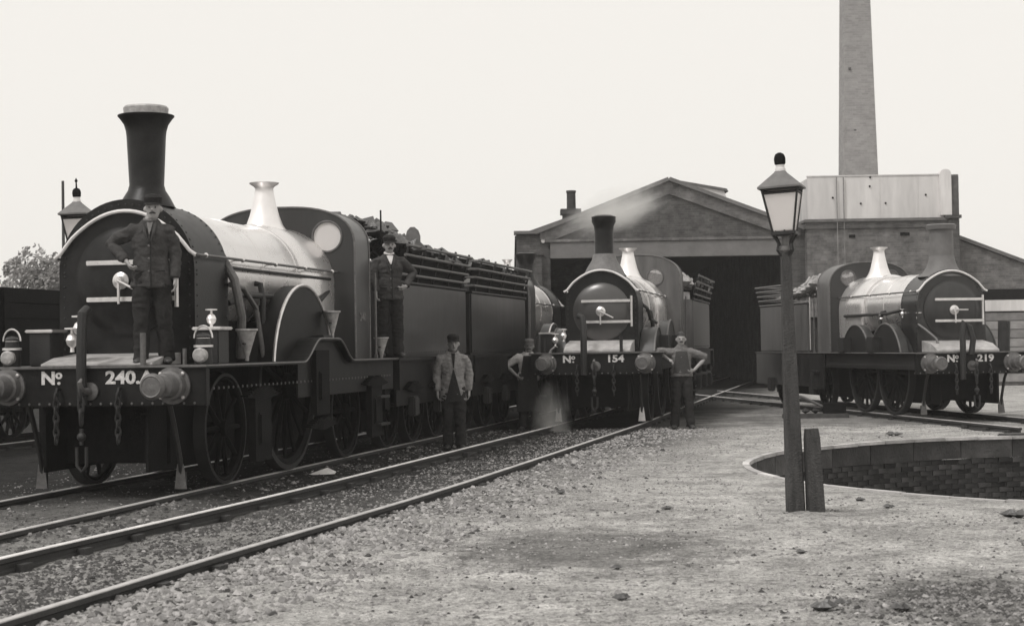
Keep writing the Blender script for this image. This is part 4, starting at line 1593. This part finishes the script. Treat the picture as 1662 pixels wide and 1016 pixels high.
# ------------------------------------------------------------------ yard bits
def lumps():
    spec = [((1.72, 9.56), .075, 'flat dark clinker nearest the bottom edge of the photo'), ((1.9, 9.72), .045, 'small upright coal lump just right of the flat dark clinker'), ((2.19, 9.47), .06, 'dark coal lump in the cinder patch at the bottom right'),
            ((4.29, 14.34), .085, 'dark coal lump lying below the pit rim near the right edge'), ((3.3, 16.05), .05, 'coal lump on the pit kerb just right of the lamp post foot'), ((3.42, 15.3), .045, 'small coal lump between the lamp post and the pit rim'),
            ((2.08, 12.17), .035, 'small cinder in the pale gravel right of the yard centre'), ((.5, 17.09), .06, 'dark clinker in the gravel right of the middle track'), ((1.39, 15.46), .05, 'flat cinder in the pale gravel left of the lamp post'),
            ((.71, 11.46), .04, 'dark cinder at the near edge of the damp patch'), ((6.13, 26.9), .09, 'coal lump lying beyond the far rim of the pit'), ((.64, 10.09), .04, 'dark cinder in the bottom foreground below the damp patch')]
    for (x, y), r, lab in spec:
        q = MB()
        for k in range(3):
            rock(q, (random.uniform(-r, r)*.7, random.uniform(-r, r)*.4, r*.3), r*random.uniform(.6, 1), .6, .4)
        o = q.build('coal_lump', 'coal', smooth=False, loc=(x, y, ground_h(x, y)+.004))
        tag(o, lab, 'coal', 'coal lumps lying about the yard')
    q = MB()
    q.add([(-.17, -.03, 0), (.16, -.05, .01), (.17, .02, .03), (.06, .08, .075), (-.02, .05, .05), (-.17, -.03, .004), (.16, -.05, .014), (.17, .02, .034), (.06, .08, .079), (-.02, .05, .054)],
          [(0,1,2,3,4),(9,8,7,6,5),(0,5,6,1),(1,6,7,2),(2,7,8,3),(3,8,9,4),(4,9,5,0)])
    o = q.build('paper_scrap', 'cream', smooth=False, loc=(-2.30, 19.9, .035))
    tag(o, 'crumpled white scrap lying between the two left tracks', 'paper')
lumps()

def points_lever():
    t = thing('points_lever', 'low wooden points lever box on a plank left of the tank engine', 'points lever', (6.15, 33.4, 0), -.05)
    MB().box(-.75, .55, -.15, .15, -.03, .09, .01).build('plank', 'sleeper', t)
    MB().box(.05, .50, -.12, .12, .092, .30, .015).build('lever_box', 'under', t)
    q = MB()
    q.tube([(.1, 0, .2), (-.35, 0, .42), (-.6, 0, .48)], .03, 8)
    q.ball((-.62, 0, .48), .05, 10)
    q.build('lever', 'iron', t)
    for x in (-.3, -.1):
        q = MB()
        rock(q, (x, -.03, .14), .1, .7, .3)
        q.build('counterweight', 'soot', t, smooth=False)
points_lever()

# wagon on the far left
def wagon():
    t = thing('coal_wagon', 'dark planked wagon standing behind the big engine at the left edge', 'wagon', (-9.0, 29.2, .1), ang(.213))
    pl = None
    for i in range(6):
        z = 1.0+i*.255
        q = MB()
        q.box(1.12, 1.19, -7.5, 3.4, z, z+.245, .008)
        q.build('plank', 'under', t)
    for s in (-7.4, -4.7, -2, .7, 3.3):
        q = MB()
        q.box(1.192, 1.24, s-.05, s+.05, .95, 2.5)
        q.build('stanchion', 'under', t)
    q = MB()
    q.box(-1.2, 1.11, -7.5, 3.4, .85, 1.0)
    q.box(-1.2, -1.12, -7.5, 3.4, 1.0, 2.5)
    q.box(-1.12, 1.11, 3.3, 3.4, 1.0, 2.5)
    q.box(-1.12, 1.11, -7.5, -7.4, 1.0, 2.5)
    q.box(-1.0, 1.0, -7.3, 3.2, 1.0, 2.3)
    q.build('body', 'under', t, smooth=False)
    add_wheels(t, [(-6, .48, .74), (-1.0, .48, .74), (2.0, .48, .74)])
wagon()

def tree(label, x, y, h, w, seed):
    random.seed(seed)
    t = thing('leafy_tree', label, 'tree', (x, y, 0), 0, 'trees beyond the left track')
    q = MB()
    q.tube([(0, 0, -.2), (.1, 0, h*.3), (-.1, .1, h*.55), (0, 0, h*.9)], [.35, .25, .16, .05], 8)
    for k in range(7):
        a = random.random()*2*PI
        z = h*random.uniform(.3, .6)
        q.tube([(0, 0, z), (w*.35*math.cos(a), w*.35*math.sin(a), z+h*.18), (w*.7*math.cos(a), w*.7*math.sin(a), z+h*.25)], [.12, .08, .03], 6)
    q.build('trunk', 'bark', t)
    q = MB()
    cl = []
    for k in range(30):
        a = random.random()*2*PI
        r = w*math.sqrt(random.random())
        z = h*random.uniform(.3, .92)
        rr = w*random.uniform(.16, .34)
        r *= 1-.45*max(0, (z/h-.6)/.4)
        cl.append((r*math.cos(a), r*math.sin(a), z, rr))
    for c in cl:
        for i in range(260):
            v = Vector((random.gauss(0, 1), random.gauss(0, 1), random.gauss(0, .8)))
            v = v.normalized()*c[3]*random.uniform(.5, 1.08)
            p = Vector(c[:3])+v
            n = Vector((random.gauss(0, 1), random.gauss(0, 1), random.gauss(.5, 1))).normalized()
            u = n.orthogonal().normalized()*random.uniform(.08, .17)
            w_ = n.cross(u)*.6
            q.add([p-u, p+w_, p+u, p-w_], [(0, 1, 2, 3)])
    q.build('crown', 'leaf', t, smooth=False)
tree('pale leafy tree rising over the dark wagon at the left edge', -26.3, 90, 7.3, 3.3, 21)
tree('low leafy tree between the lamp and the wagon at the left', -23.9, 92, 6.5, 2.6, 22)
tree('leafy tree cut by the left edge of the photo', -29.6, 91, 6.9, 3.2, 23)
q = MB()
q.cyl((0, 0, -.3), (0, 0, 7.75), .075, .05, 10)
o = q.build('telegraph_pole', 'timber', loc=(-16.15, 60, 0))
tag(o, 'thin telegraph pole far off behind the lamp with the finial', 'pole')

# ------------------------------------------------------------------ people
def voxel(mb, name, m, parent, vox=.012, smooth_it=3, folds=0.):
    me = bpy.data.meshes.new(name)
    me.from_pydata(mb.v, [], mb.f)
    bm = bmesh.new(); bm.from_mesh(me)
    bmesh.ops.recalc_face_normals(bm, faces=bm.faces[:])
    bm.to_mesh(me); bm.free()
    o = bpy.data.objects.new('tmp', me)
    COL.objects.link(o)
    md = o.modifiers.new('r', 'REMESH')
    md.mode = 'VOXEL'
    md.voxel_size = vox
    ms = o.modifiers.new('s', 'SMOOTH')
    ms.factor = .5
    ms.iterations = smooth_it
    dg = bpy.context.evaluated_depsgraph_get()
    m2 = bpy.data.meshes.new_from_object(o.evaluated_get(dg))
    bpy.data.objects.remove(o)
    bpy.data.meshes.remove(me)
    if folds:                              # creases of worn cloth
        off = random.uniform(0, 50)
        nr = [v.normal.copy() for v in m2.vertices]
        cs = []
        for v, vn in zip(m2.vertices, nr):
            p = v.co
            a = noise.noise((p.x*7+off, p.y*7, p.z*11))
            b = 1-abs(noise.noise((p.x*9+p.z*4, p.y*9+off, p.z*17)))*2
            c = noise.noise((p.x*28, p.y*28+off, p.z*30))
            cs.extend(p+vn*folds*(a*.9+b*.8+c*.35))
        m2.vertices.foreach_set('co', cs)
        m2.update()
    m2.name = name
    m2.shade_smooth()
    m2.materials.clear()
    m2.materials.append(M[m])
    r = bpy.data.objects.new(name, m2)
    COL.objects.link(r)
    r.parent = parent
    return r

def limb(mb, pts, rad, n=14):
    """loft of ellipses: rad entries are r or (rx, ry)"""
    pts = [Vector(p) for p in pts]
    rings = []
    for i, p in enumerate(pts):
        t = (pts[min(i+1, len(pts)-1)]-pts[max(i-1, 0)]).normalized()
        if i == 0:
            ux = Vector((1, 0, 0))
            if abs(t.x) > .85: ux = Vector((0, 0, 1))
        ux = (ux-t*ux.dot(t)).normalized()
        uy = t.cross(ux)
        r = rad[i]
        rx, ry = r if isinstance(r, tuple) else (r, r)
        rings.append([p+ux*math.cos(2*PI*j/n)*rx+uy*math.sin(2*PI*j/n)*ry for j in range(n)])
    mb.ring_loft(rings)

def hand(mb, w, d, palm_n, curl=.4, k=1.0):
    """w wrist point, d direction of the fingers, palm_n palm normal"""
    w = Vector(w); d = Vector(d).normalized(); pn = Vector(palm_n)
    pn = (pn-d*pn.dot(d)).normalized()
    sd = d.cross(pn)
    limb(mb, [w-d*.02, w+d*.03, w+d*.085*k], [.024, (.040, .018), (.043, .017)] if abs(sd.x) > .6 else [.024, (.020, .038), (.018, .042)], 10)
    for i, L in enumerate((.066, .078, .073, .058)):
        b = w+d*.08*k+sd*(i-1.5)*.021
        a = b+(d*math.cos(curl*.6)+pn*math.sin(curl*.6))*L*.5
        e = a+(d*math.cos(curl*2)+pn*math.sin(curl*2))*L*.55
        mb.tube([b-d*.02, a, e], [.0105, .010, .0085], 6)
    b = w+d*.035+sd*-.036
    mb.tube([w+d*.02-sd*.02, b+pn*.008, b+(d*.7-sd*.5+pn*.3).normalized()*.05], [.014, .012, .009], 6)

def person(label, loc, rz, h, P):
    t = thing('person', label, 'man', loc, rz)
    k = h/1.74
    S = lambda p: (p[0]*k, p[1]*k, p[2]*k)
    sh = {-1: Vector((-.182, 0, 1.40)), 1: Vector((.182, 0, 1.40))}
    hip = {-1: Vector((-.09, 0, .90)), 1: Vector((.09, 0, .90))}
    lean = P.get('lean', 0)
    turn = P.get('turn', 0)
    feet = P.get('feet', {-1: (-.12, .0), 1: (.12, .0)})
    arms = P['arms']
    hx, hy, hz = P.get('head', (0, -.03, 1.62))
    # body
    b = MB()
    limb(b, [(0,0,.86), (0,0,.96), (0,0,1.12), (0,0,1.30), (0,0,1.43), (0,-.005,1.50), (hx*.5,-.012,1.55), (hx*.7,-.015,1.585)],
         [(.15,.10), (.16,.11), (.135,.095), (.165,.11), (.13,.085), (.06,.06), (.052,.056), (.05,.055)], 18)
    hd = [(hx, hy+.012, hz-.115), (hx, hy-.004, hz-.09), (hx, hy, hz-.04), (hx, hy+.004, hz+.01), (hx, hy+.008, hz+.06), (hx, hy+.01, hz+.10), (hx, hy+.01, hz+.118)]
    limb(b, hd, [(.030,.040), (.050,.066), (.068,.088), (.076,.097), (.076,.098), (.052,.072), (.02,.03)], 18)
    # nose, brow, ears
    b.tube([(hx, hy-.090, hz+.018), (hx, hy-.112, hz-.022), (hx, hy-.090, hz-.034)], [.010, .015, .012], 6)
    b.tube([(hx-.045, hy-.082, hz+.024), (hx, hy-.094, hz+.026), (hx+.045, hy-.082, hz+.024)], .011, 6)
    for s in (-1, 1):
        b.ball((hx+s*.078, hy+.01, hz-.008), .024, 8, 1.3)
        e, w = Vector(arms[s][0]), Vector(arms[s][1])
        limb(b, [sh[s]*.97, sh[s].lerp(e, .5), e, e.lerp(w, .35), w], [.05, .045, .036, .037, .025], 10)
        hand(b, w, arms[s][2], arms[s][3], arms[s][4] if len(arms[s]) > 4 else .5)
        f = Vector((feet[s][0], feet[s][1], .07))
        kn = hip[s].lerp(f, .52)+Vector((0, -.03, 0))
        limb(b, [hip[s], hip[s].lerp(kn, .5), kn, kn.lerp(f, .4), f], [.08, .07, .05, .048, .035], 10)
        limb(b, [f+Vector((0, .05, -.02)), f+Vector((s*.01, -.06, -.035)), f+Vector((s*.03, -.16, -.045))], [.036, (.04, .03), (.035, .02)], 10)
    for mb in (b,):
        mb.v = [S(p) for p in mb.v]
    voxel(b, 'body', P.get('body_m', 'skin'), t, .0085, 2)
    # eyes and moustache
    for s in (-1, 1):
        MB().ball(S((hx+s*.031, hy-.084, hz+.006)), .009*k, 8).build('eye', 'hair', t)
    if P.get('moustache'):
        q = MB()
        q.tube([S(p) for p in ((hx-.032, hy-.080, hz-.058), (hx-.016, hy-.092, hz-.050), (hx, hy-.096, hz-.048), (hx+.016, hy-.092, hz-.050), (hx+.032, hy-.080, hz-.058))], [.005, .009, .008, .009, .005], 6)
        q.build('moustache', 'hair', t)
    else:
        q = MB()
        q.tube([S(p) for p in ((hx-.022, hy-.084, hz-.062), (hx, hy-.090, hz-.061), (hx+.022, hy-.084, hz-.062))], .005, 6)
        q.build('mouth', 'hair', t)
    # trousers
    q = MB()
    limb(q, [(0, 0, .84), (0, 0, .93), (0, 0, 1.06)], [(.165,.115), (.178,.13), (.155,.115)], 18)
    for s in (-1, 1):
        f = Vector((feet[s][0], feet[s][1], .07))
        kn = hip[s].lerp(f, .52)+Vector((0, -.03, 0))
        limb(q, [hip[s]+Vector((0,0,.03)), hip[s].lerp(kn, .5), kn, kn.lerp(f, .5), f+Vector((0, -.015, .0)), f+Vector((0, -.02, -.025))], [(.10,.115), (.098,.105), (.082,.085), (.078,.085), (.075,.088), (.078,.095)], 12)
    q.v = [(x+.006*noise.noise((x*14, y*14, z*9)), y+.008*noise.noise((x*12, y*14, z*10+5)), z) for x, y, z in q.v]
    q.v = [S(p) for p in q.v]
    voxel(q, 'trousers', P.get('trousers', 'dark_cloth'), t, .012, 3, .011*k)
    for s in (-1, 1):
        f = Vector((feet[s][0], feet[s][1], 0))
        q = MB()
        limb(q, [f+Vector((0, .05, .13)), f+Vector((0, .045, .06)), f+Vector((0, .03, .045)), f+Vector((s*.01, -.08, .045)), f+Vector((s*.03, -.175, .032)), f+Vector((s*.032, -.20, .028))], [.05, .052, (.045,.045), (.05,.042), (.045,.032), (.02,.015)], 12)
        q.v = [S((x, y, max(z, 0))) for x, y, z in q.v]
        voxel(q, 'boot', 'leather', t, .012, 2)
    # jacket / shirt / waistcoat with sleeves
    q = MB()
    hem = P.get('hem', .78)
    ws = P.get('wide', 1.0)
    if P.get('coat', True):
        limb(q, [(0, 0, hem), (0, 0, hem+.12), (0, 0, 1.12), (0, 0, 1.30), (0, 0, 1.385), (0, .002, 1.45), (0, .004, 1.505)],
             [(.205*ws,.15), (.195*ws,.145), (.165*ws,.125), (.195*ws,.135), (.180*ws,.115), (.125,.09), (.072,.072)], 20)
        for s in (-1, 1):
            e, w = Vector(arms[s][0]), Vector(arms[s][1])
            cu = P.get('cuff', .93)
            pts = [Vector((s*.11, 0, 1.385)), sh[s]*.985, sh[s].lerp(e, .5), e]
            rr = [(.075,.08), .078, .068, .062]
            if cu > .1:
                pts += [e.lerp(w, cu*.5), e.lerp(w, cu)]
                rr += [.056, .046]
            else:
                pts += [e+(w-e).normalized()*.03]
                rr += [.06]
            limb(q, pts, rr, 12)
        q.v = [(x+.009*noise.noise((x*11, y*11, z*9+2)), y+.010*noise.noise((x*13, y*11, z*10+7)), z+.004*noise.noise((x*16, y*9, z*12))) for x, y, z in q.v]
        q.v = [S(p) for p in q.v]
        voxel(q, P.get('coat_name', 'jacket'), P.get('coat_m', 'mid_cloth'), t, .011, 2, .012*k)
    if P.get('buttons'):
        def fr(x, z):
            ry = .152 if z < 1.0 else .152-.015*min(1, (z-1.0)/.3)
            return S((x, -ry*math.sqrt(1-(x/.22)**2)-.012, z))
        q = MB()
        q.tube([fr(.012, hem+.01+(1.32-hem)*i/10) for i in range(11)], .007, 6)
        q.build('jacket_opening', 'dark_cloth', t)
        for i in range(3):
            MB().ball(fr(-.006, hem+.16+i*.13), .012, 8).build('button', 'iron', t)
        for s in (-1, 1):
            q = MB()
            a, b_ = fr(s*.06, hem+.16), fr(s*.15, hem+.165)
            q.tube([a, [(a[i]+b_[i])/2-(.006 if i == 1 else 0) for i in range(3)], b_], .008, 6)
            q.build('pocket_flap', 'dark_cloth', t)
            q = MB()
            q.tube([fr(s*.012, 1.26), fr(s*.045, 1.36), S((s*.065, -.075, 1.47))], [.006, .016, .012], 8)
            q.build('lapel', P['coat_m'], t)
    # front opening, collar
    for nm, mm, tri in P.get('panels', []):
        q = MB()
        n = 7
        rows = []
        for i in range(n+1):
            z = tri[0][1]+(tri[1][1]-tri[0][1])*i/n
            hwid = tri[0][0]+(tri[1][0]-tri[0][0])*i/n
            u = max(0, min(1, (z-.9)/.4))
            ry = .150 if z < 1.0 else (.150+(.139-.150)*min(1, (z-1.0)/.3))
            if z > 1.36: ry = .139-(z-1.36)*.55
            ring = []
            for j in range(9):
                x = -hwid+2*hwid*j/8
                ring.append((x, -ry*math.sqrt(max(.05, 1-(x/.21)**2))-.006-P.get('pout', 0), z))
            for j in reversed(range(9)):
                x = -hwid+2*hwid*j/8
                ring.append((x, -ry*math.sqrt(max(.05, 1-(x/.21)**2))+.02, z))
            rows.append(ring)
        q.ring_loft(rows)
        q.v = [S(p) for p in q.v]
        q.build(nm, mm, t)
    if P.get('collar'):
        q = MB()
        q.tube([S((.062*math.cos(2*PI*i/16), .0+.066*math.sin(2*PI*i/16)-.004, 1.505-.018*math.sin(-2*PI*i/16))) for i in range(16)], .017*k, 6, closed=True)
        q.build('collar', P['collar'], t)
    # head wear
    if P.get('cap'):
        q = MB()
        cz = hz+.058
        limb(q, [(hx, hy+.012, cz-.02), (hx, hy+.012, cz+.02), (hx, hy+.01, cz+.055), (hx, hy+.008, cz+.085), (hx, hy+.008, cz+.092)], [(.083,.104), (.092,.113), (.096,.118), (.07,.09), (.02,.03)], 20)
        q.v = [S(p) for p in q.v]
        q.build('cap', P['cap'], t)
        q = MB()
        ring1 = []
        for i in range(13):
            a = PI*1.12+PI*.76*i/12
            ring1.append((a, .085, .106, .10, .150))
        up = [(hx+math.cos(a)*r0, hy+.012+math.sin(a)*r1, cz-.005) for a, r0, r1, _, _ in ring1]
        dn = [(hx+math.cos(a)*r2, hy+.012+math.sin(a)*r3, cz-.022) for a, _, _, r2, r3 in ring1]
        m_ = len(up)
        q.add([S(p) for p in up+dn]+[S((p[0], p[1], p[2]-.006)) for p in up+dn], [(i, i+1, m_+i+1, m_+i) for i in range(m_-1)]+[(2*m_+i+1, 2*m_+i, 3*m_+i, 3*m_+i+1) for i in range(m_-1)]+[(m_+i, m_+i+1, 3*m_+i+1, 3*m_+i) for i in range(m_-1)])
        q.build('cap_peak', P['cap'], t)
    hb = MB()
    limb(hb, [(hx, hy+.035, hz-.06), (hx, hy+.03, hz-.01), (hx, hy+.020, hz+.05), (hx, hy+.004, hz+.085), (hx, hy+.004, hz+.112), (hx, hy+.008, hz+.132)], [(.06,.065), (.080,.078), (.083,.090), (.079,.102), (.060,.080), (.02,.03)], 18)
    hb.v = [S(p) for p in hb.v]
    hb.build('hair', 'hair', t)
    if P.get('apron'):
        q = MB()
        rows = []
        for i in range(9):
            z = 1.08-.72*i/8
            wv = .17+.05*i/8
            rows.append([(x, -.155-.01*i/8+.02*(x/wv)**2+.008*math.sin(x*40+i*.3), z) for x in [-wv+2*wv*j/10 for j in range(11)]]+
                        [(x, -.145-.01*i/8+.02*(x/wv)**2+.008*math.sin(x*40+i*.3), z) for x in [wv-2*wv*j/10 for j in range(11)]])
        q.ring_loft(rows)
        q.v = [S(p) for p in q.v]
        q.build('apron', P['apron'], t)
    return t

def on_engine(loc, rz, x, s, z):
    c, sn = math.cos(rz), math.sin(rz)
    return (loc[0]+x*c-s*sn, loc[1]+x*sn+s*c, loc[2]+z)

# viewer's left is -1
person('man in dark jacket and cap standing on the front footplate of the big engine', on_engine(A_LOC, A_RZ, .47, .42, 1.30), .12, 1.70, dict(
    arms={-1: ((-.41, .02, 1.25), (-.23, -.14, 1.06), (.35, -.2, -.5), (1, 0, 0), .9), 1: ((.25, .03, 1.14), (.25, -.04, .88), (0, -.1, -1), (-1, 0, 0), .5)},
    feet={-1: (-.10, -.07), 1: (.15, .05)}, coat_m='mid_cloth', buttons=True, hem=.80, cap='dark_cloth', collar='shirt', moustache=True, head=(.03, -.03, 1.615),
    panels=[('shirt_front', 'shirt', ((.004, 1.34), (.032, 1.47)))]))
person('man in white neckcloth standing between the big engine and its long tender', on_engine(A_LOC, A_RZ, 1.12, 6.78, 1.30), .25, 1.66, dict(
    arms={-1: ((-.24, -.02, 1.16), (-.22, -.12, .93), (0, -.3, -1), (1, 0, 0), .8), 1: ((.36, .06, 1.22), (.22, -.10, 1.02), (-.6, -.3, -.3), (-1, 0, 0), .9)},
    coat_m='mid_cloth', buttons=True, hem=.84, cap='dark_cloth', collar='white_cloth', moustache=True, panels=[('neckcloth', 'white_cloth', ((.008, 1.34), (.05, 1.47)))]))
person('man in pale open jacket and cap standing between the two left tracks', (-.90, 25.0, 0), .10, 1.71, dict(
    arms={-1: ((-.25, .03, 1.14), (-.24, -.02, .88), (0, -.1, -1), (1, 0, 0), .6), 1: ((.25, .03, 1.14), (.24, -.02, .88), (0, -.1, -1), (-1, 0, 0), .6)},
    feet={-1: (-.09, .02), 1: (.10, -.05)}, coat_m='light_cloth', hem=.74, cap='dark_cloth', collar='dark_cloth', head=(.01, -.04, 1.61),
    panels=[('waistcoat', 'dark_cloth', ((.13, .735), (.006, 1.22))), ('neckcloth', 'dark_cloth', ((.008, 1.24), (.03, 1.47)))], pout=.003))
person('man in dark waistcoat with rolled pale sleeves leaning an arm on the buffer beam', (.28, 30.35, 0), -.05, 1.66, dict(
    arms={-1: ((-.42, .0, 1.24), (-.20, -.12, 1.03), (.5, -.3, -.4), (1, 0, 0), .9), 1: ((.36, -.05, 1.32), (.45, -.08, 1.52), (.6, -.2, .5), (0, 0, -1), .5)},
    coat_m='white_cloth', coat_name='shirt', cuff=.05, hem=.95, cap='shirt', collar='dark_cloth', moustache=True, apron='dark_cloth', head=(.03, -.04, 1.60),
    panels=[('waistcoat', 'dark_cloth', ((.15, 1.0), (.085, 1.42)))], pout=.004))
person('bareheaded man in rolled shirt sleeves resting his elbow on the beam of the centre engine', (3.03, 29.95, 0), -.02, 1.73, dict(
    arms={-1: ((-.42, -.02, 1.40), (-.24, -.16, 1.26), (.5, -.2, -.3), (0, 0, -1), .9), 1: ((.45, .02, 1.28), (.22, -.10, 1.06), (-.6, -.25, -.3), (-1, 0, 0), .9)},
    feet={-1: (-.14, .02), 1: (.15, -.02)}, coat_m='shirt', coat_name='shirt', cuff=.05, hem=.95, collar='shirt', moustache=True, wide=.98,
    panels=[('waistcoat', 'mid_cloth', ((.16, 1.0), (.10, 1.40)))]))

# shovel stuck in the coal by the driver
def shovel():
    p = on_engine(A_LOC, A_RZ, 1.06, 7.95, 2.45)
    t = thing('coal_shovel', 'coal shovel standing blade up in the coal at the front of the long tender', 'shovel', p, A_RZ)
    q = MB()
    q.cyl((-.22, 0, -.2), (.02, .05, .48), .02, n=8)
    q.build('shaft', 'ash', t)
    q = MB()
    rows = []
    for i, (w, z) in enumerate(((.04, .44), (.09, .46), (.11, .52), (.11, .60), (.085, .68), (.03, .73))):
        rows.append([(x+.06, .06+.05*(x/.15)**2, z) for x in [-w+2*w*j/6 for j in range(7)]]+[(x+.06, .068+.05*(x/.15)**2, z) for x in [w-2*w*j/6 for j in range(7)]])
    q.ring_loft(rows)
    q.build('blade', 'tin', t)
    q = MB()
    q.cyl((0, 0, 0), (0, 0, .45), .012, n=8)
    o = q.build('fire_iron', 'under', loc=on_engine(A_LOC, A_RZ, .95, 6.98, 2.9))
    tag(o, 'upright fire iron behind the head of the man on the cab footplate', 'fire iron')
shovel()

# ------------------------------------------------------------------ steam
def steam(label, c, r, dens, rot=(0, 0, 0)):
    q = MB()
    q.lathe([(math.sin(PI*i/14), -math.cos(PI*i/14)) for i in range(15)], n=24, caps=False)
    m = bpy.data.materials.new('steam')
    m.use_nodes = True
    n = m.node_tree.nodes
    l = m.node_tree.links
    n.remove(n['Principled BSDF'])
    v = n.new('ShaderNodeVolumePrincipled')
    v.inputs['Color'].default_value = (.97, .965, .95, 1)
    v.inputs['Anisotropy'].default_value = .2
    l.new(v.outputs[0], n['Material Output'].inputs['Volume'])
    tc = n.new('ShaderNodeTexCoord')
    ln = n.new('ShaderNodeVectorMath')
    ln.operation = 'LENGTH'
    l.new(tc.outputs['Object'], ln.inputs[0])
    nz = n.new('ShaderNodeTexNoise')
    nz.inputs['Scale'].default_value = 2.1
    nz.inputs['Detail'].default_value = 6
    nz.inputs['Roughness'].default_value = .65
    l.new(tc.outputs['Object'], nz.inputs[0])
    ad = n.new('ShaderNodeMath')
    ad.operation = 'MULTIPLY_ADD'
    l.new(nz.outputs[0], ad.inputs[0])
    ad.inputs[1].default_value = 1.15
    l.new(ln.outputs['Value'], ad.inputs[2])
    mr = n.new('ShaderNodeMapRange')
    mr.interpolation_type = 'SMOOTHSTEP'
    mr.inputs[1].default_value = .62
    mr.inputs[2].default_value = 1.36
    mr.inputs[3].default_value = dens
    mr.inputs[4].default_value = 0
    l.new(ad.outputs[0], mr.inputs[0])
    l.new(mr.outputs[0], v.inputs['Density'])
    o = q.build('steam', m, loc=c, rot=rot)
    o.scale = r
    tag(o, label, 'steam', kind='stuff')
steam('white steam drifting to the right from the chimney of the centre engine', (2.0, 31.4, 4.05), (1.5, .7, .62), 2.2, (0, math.radians(-20), 0))
steam('white steam leaking low down beside the left wheels of the centre engine', (.70, 29.6, .02), (.52, .42, 1.15), 4.2, (0, math.radians(-6), 0))

# ------------------------------------------------------------------ thin haze volume added to lift the dark tones
def haze():
    m = bpy.data.materials.new('added_haze')
    m.use_nodes = True
    n = m.node_tree.nodes
    n.remove(n['Principled BSDF'])
    v = n.new('ShaderNodeVolumePrincipled')
    v.inputs['Color'].default_value = (.97, .96, .95, 1)
    v.inputs['Density'].default_value = .00065
    v.inputs['Anisotropy'].default_value = .0
    m.node_tree.links.new(v.outputs[0], n['Material Output'].inputs['Volume'])
    q = MB()
    q.box(-950, 950, -950, 950, -2.5, 25)
    tag(q.build('haze', m, smooth=False), kind='stuff')
haze()
